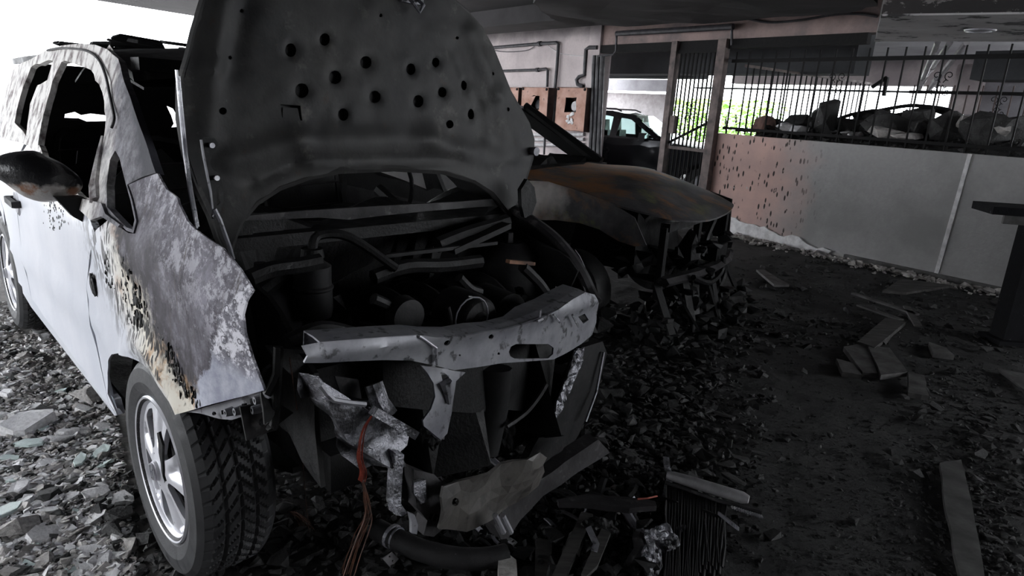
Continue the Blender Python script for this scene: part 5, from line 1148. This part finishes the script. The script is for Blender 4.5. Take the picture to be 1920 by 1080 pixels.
while n < 285:
    py = 580+500*r.random(); px = r.uniform(-10, 300)
    if not on_left(px, py): continue
    kd = r.choice(['plaster', 'plaster', 'plaster', 'plaster', 'stone', 'glassy', 'darkstone']); s = r.uniform(.03, .075)*(1.5 if r.random() < .2 else 1)
    o = place(inst('glass_shard' if kd == 'glassy' else 'rubble_piece', kd, s), px, py, s*.12, .3); n += 1
    if kd == 'glassy': tag(o, 'small pale greenish glass piece among the rubble beside the white car', 'glass', 'glass pieces in the rubble left of the car')
    elif kd == 'darkstone': tag(o, 'small dark stone in the rubble beside the white car', 'rubble', 'dark stones in the rubble left of the car')
    elif kd == 'stone': tag(o, 'small grey-brown stone in the rubble beside the white car', 'rubble', 'grey stones in the rubble left of the car')
    else: tag(o, 'small pale plaster flake in the rubble beside the white car', 'rubble', 'plaster flakes left of the car')
def scatter(name, n, region, sz, mt, seed, hmax=.01, parent=None):
    r = random.Random(seed); V = []; Fc = []; rs = [chunk(1, .75, .45, 9, r) for _ in range(12)]
    dat = []
    for b in rs:
        b.verts.index_update(); dat.append(([v.co.copy() for v in b.verts], [[v.index for v in f.verts] for f in b.faces])); b.free()
    k = 0
    while k < n:
        q = region(r)
        if q is None: continue
        if -.4 < ww.loc(Vector((q[0], q[1], 0))).x < 8 and ww.loc(Vector((q[0], q[1], 0))).y > -.06: continue
        k += 1; s = r.uniform(*sz)*(1+1.2*(r.random() < .1)); vs, fs = r.choice(dat); R_ = Matrix.Rotation(r.uniform(0, 6.28), 3, 'Z') @ Matrix.Rotation(r.uniform(-.5, .5), 3, 'X'); base = len(V)
        c = Vector((q[0], q[1], gz(q[0], q[1])+r.uniform(0, hmax)+s*.1+(q[2] if len(q) > 2 else 0)))
        for v in vs: V.append((c+R_ @ v*s)[:])
        for f in fs: Fc.append([base+i for i in f])
    me = D.meshes.new(name); me.from_pydata(V, [], Fc); return tag(link(name, me, parent, mt), kind='stuff')
def rl(r):
    py = 560+560*r.random()**.9; px = r.uniform(-60, 330)
    if not on_left(px, py): return None
    p = onz(px, py); return p.x, p.y
scatter('rubble_chips', 6000, rl, (.008, .026), 'stone', 31); scatter('rubble_chips', 5200, rl, (.008, .024), 'plaster', 32); scatter('rubble_chips', 1500, rl, (.008, .024), 'darkstone', 33)
def rpx(x0, y0, x1, y1, pw=1., tz=0):
    def f(r):
        py = y0+(y1-y0)*r.random()**pw; px = r.gauss((x0+x1)/2, (x1-x0)*.32); py = max(py+r.gauss(0, 18), 470); p = onz(px, py); return (p.x, p.y, tz*r.random())
    return f
def under(r):
    p = ca.wor((r.uniform(-.6, .95), r.uniform(-.9, .9), 0)); return (p.x, p.y, .0)
scatter('charred_chips', 3500, under, (.015, .05), 'darkstone', 40, .03)
scatter('charred_chips', 2600, rpx(900, 880, 1260, 1090, .9, .05), (.012, .04), 'char', 41, .02)
scatter('charred_chips', 2600, rpx(1090, 590, 1400, 900, 1, .02), (.012, .05), 'darkstone', 42, .01)
scatter('floor_grit', 5200, rpx(1250, 500, 1960, 1090, .8), (.004, .014), 'darkstone', 43, 0)
scatter('floor_grit', 1500, rpx(1700, 640, 1960, 1090), (.006, .03), 'darkstone', 44, .003)
def foot(r):
    p = ww.wor((r.uniform(.0, 3.6), -abs(r.gauss(0, .13))-.03, 0)); return (p.x, p.y)
scatter('wall_foot_rubble', 900, foot, (.02, .06), 'stone', 45, .02)
def beyond(r):
    p = onz(r.uniform(1380, 1960), 480+170*r.random()); return (p.x, p.y)
scatter('floor_grit', 1300, beyond, (.01, .05), 'darkstone', 46, .01)
r = random.Random(17)
for (x0, y0, x1, y1, n, s0, s1, lb, gp) in ((1130, 600, 1340, 880, 70, .03, .08, 'charred fragment on the floor between the two burnt cars', 'charred fragments between the cars'), (900, 900, 1250, 1079, 60, .02, .06, 'charred fragment in the heap under the bumper', 'charred fragments under the bumper'), (1640, 560, 1915, 900, 40, .03, .09, 'sooty stone scattered on the right of the floor', 'sooty stones at the right')):
    for k in range(n):
        s = r.uniform(s0, s1); tag(place(inst('charred_fragment', 'darkstone', s), r.uniform(x0, x1), r.uniform(y0, y1), s*.2+.01), lb, 'debris', gp)
for (x, y, s, lb) in ((1208, 886, .03, 'small rounded grey stone left of the radiator tank'), (1218, 893, .025, 'smaller grey stone touching the radiator tank end'), (1158, 898, .045, 'flat oval grey stone above the charred tube'), (1158, 1015, .035, 'pale angular chip beside the foil lump'), (1340, 668, .07, 'flat grey stone at the left of the open floor'), (1848, 828, .07, 'grey stone fragment at the right edge of the floor'), (1872, 775, .05, 'pale pointed stone further back at the right edge'), (1755, 800, .06, 'pale crusty fragment left of the right-hand stones'), (1384, 507, .09, 'round dark slab by the burnt car front before the wall')):
    o = inst('stone_fragment', 'stone' if s < .05 else 'plaster', s, .8); o.data = protos['stone', 3] if s < .05 else protos['darkstone', 4]; tag(place(o, x, y, s*.2+.02), lb, 'stone')

# twisted strips, rods and lumps heaped under the bumper
r = random.Random(51)
for k in range(46):
    x = r.uniform(905, 1255); y = r.uniform(905, 1080); a = onz(x, y, .02); a.z = gz(a.x, a.y)+r.uniform(.01, .05); L_ = r.uniform(.08, .26); an = r.gauss(1.9, .5)
    P = [a+Vector((math.cos(an)*L_*t+.01*math.sin(t*7+k), math.sin(an)*L_*t, .05*t*r.random()+.02*math.sin(t*3.1))) for t in (0, .25, .5, .75, 1)]
    fl_ = k % 3; mt = ('char', 'burnt', 'melt', 'baywork', 'bare')[k % 5] if k % 10 else 'bright'
    o = link(('metal_strip', 'bent_rod', 'charred_lath')[fl_], tube(smooth_pts(P, 2, False), (.014, .006, .018)[fl_], 5, flat=(.25, 1, .4)[fl_]), None, mt)
    tag(o, ('bent narrow metal strip in the heap under the bumper', 'thin bent rod in the heap under the bumper', 'charred lath in the heap under the bumper')[fl_], ('metal strip', 'rod', 'lath')[fl_], ('bent strips under the bumper', 'bent rods under the bumper', 'charred laths under the bumper')[fl_])
for k in range(14):
    x = r.uniform(1120, 1245); y = r.uniform(930, 1075); s_ = r.uniform(.02, .045); o = link('debris_chunk', chunk(s_, s_*.8, s_*.7, 12, r), None, ('stone', 'tile', 'darkstone')[k % 3]); tag(place(o, x, y, s_*.3+.03), 'small grey chunk between the foil lump and the bumper rail', 'debris', 'grey chunks beside the radiator core')

q = ca.hit(178, 533, ga, .3, 8)
bm = bmesh.new(); bmesh.ops.create_icosphere(bm, subdivisions=3, radius=1)
for v in bm.verts: n_ = v.co.normalized(); k_ = 1+.5*noise.noise(n_*3.1); v.co = Vector((n_.x*.022*k_-n_.z*.012, n_.y*.010, n_.z*.034*k_))
bmesh.ops.translate(bm, verts=bm.verts, vec=q+Vector((0, -.004, 0))); link('melted_black_lump', bm, dr, 'char')
r = random.Random(61)
for k in range(1100):
    x = r.uniform(190, 420); y = r.uniform(470, 760); q = ca.hit(x, y, ga, .3, 8); f = q.z+.4545*q.x
    if not (.62 < f < .84) or q.x < -.38 or (x > 350 and y < 640): continue
    if math.hypot(q.x, q.z-.32) < .36: continue
    s_ = r.uniform(.003, .008)*(1.6 if r.random() < .15 else 1); bm = chunk(s_*1.6, .006, s_*r.uniform(2.2, 4.5), 9, r)
    bmesh.ops.translate(bm, verts=bm.verts, vec=q+Vector((0, -.001, 0))); BL = globals().setdefault('BL', bmesh.new()); me = D.meshes.new('t'); bm.to_mesh(me); bm.free(); BL.from_mesh(me)
ff = [c for c in car.children if c.name.startswith('front_fender')][0]
tag(link('paint_blisters', BL, ff, 'char'), kind='stuff')

r = random.Random(71); BD = bmesh.new()
for k in range(60):
    x = r.gauss(104, 12); y = r.uniform(378, 432); q = ca.hit(x, y, ga, .3, 8); s_ = r.uniform(.003, .008); bm = chunk(s_*1.6, .005, s_*r.uniform(1.5, 3.5), 9, r)
    bmesh.ops.translate(bm, verts=bm.verts, vec=q); me = D.meshes.new('t'); bm.to_mesh(me); bm.free(); BD.from_mesh(me)
tag(link('paint_blisters', BD, dr, 'char'), kind='stuff')
r = random.Random(81)
for k in range(16):
    x = r.uniform(1600, 1910); y = 232+(x-1600)*.02+r.uniform(-10, 8); p = ww.Y(x, y, r.uniform(.45, 1.0)); s_ = r.uniform(.10, .2)
    o = link('rubble_block', chunk(s_*1.4, s_, s_*.9, 14, r), None, ('darkstone', 'darkstone', 'stone', 'darkstone')[k % 4]); o.location = ww.wor(p); o.rotation_euler = (r.uniform(-.4, .4), r.uniform(-.4, .4), r.uniform(0, 3))
    tag(o, ('smaller dark block lodged between the big ones of the fence heap', 'smaller grey block lodged between the big ones of the fence heap')[k % 4 == 2], 'rubble', ('small dark blocks in the fence heap', 'small grey blocks in the fence heap')[k % 4 == 2])
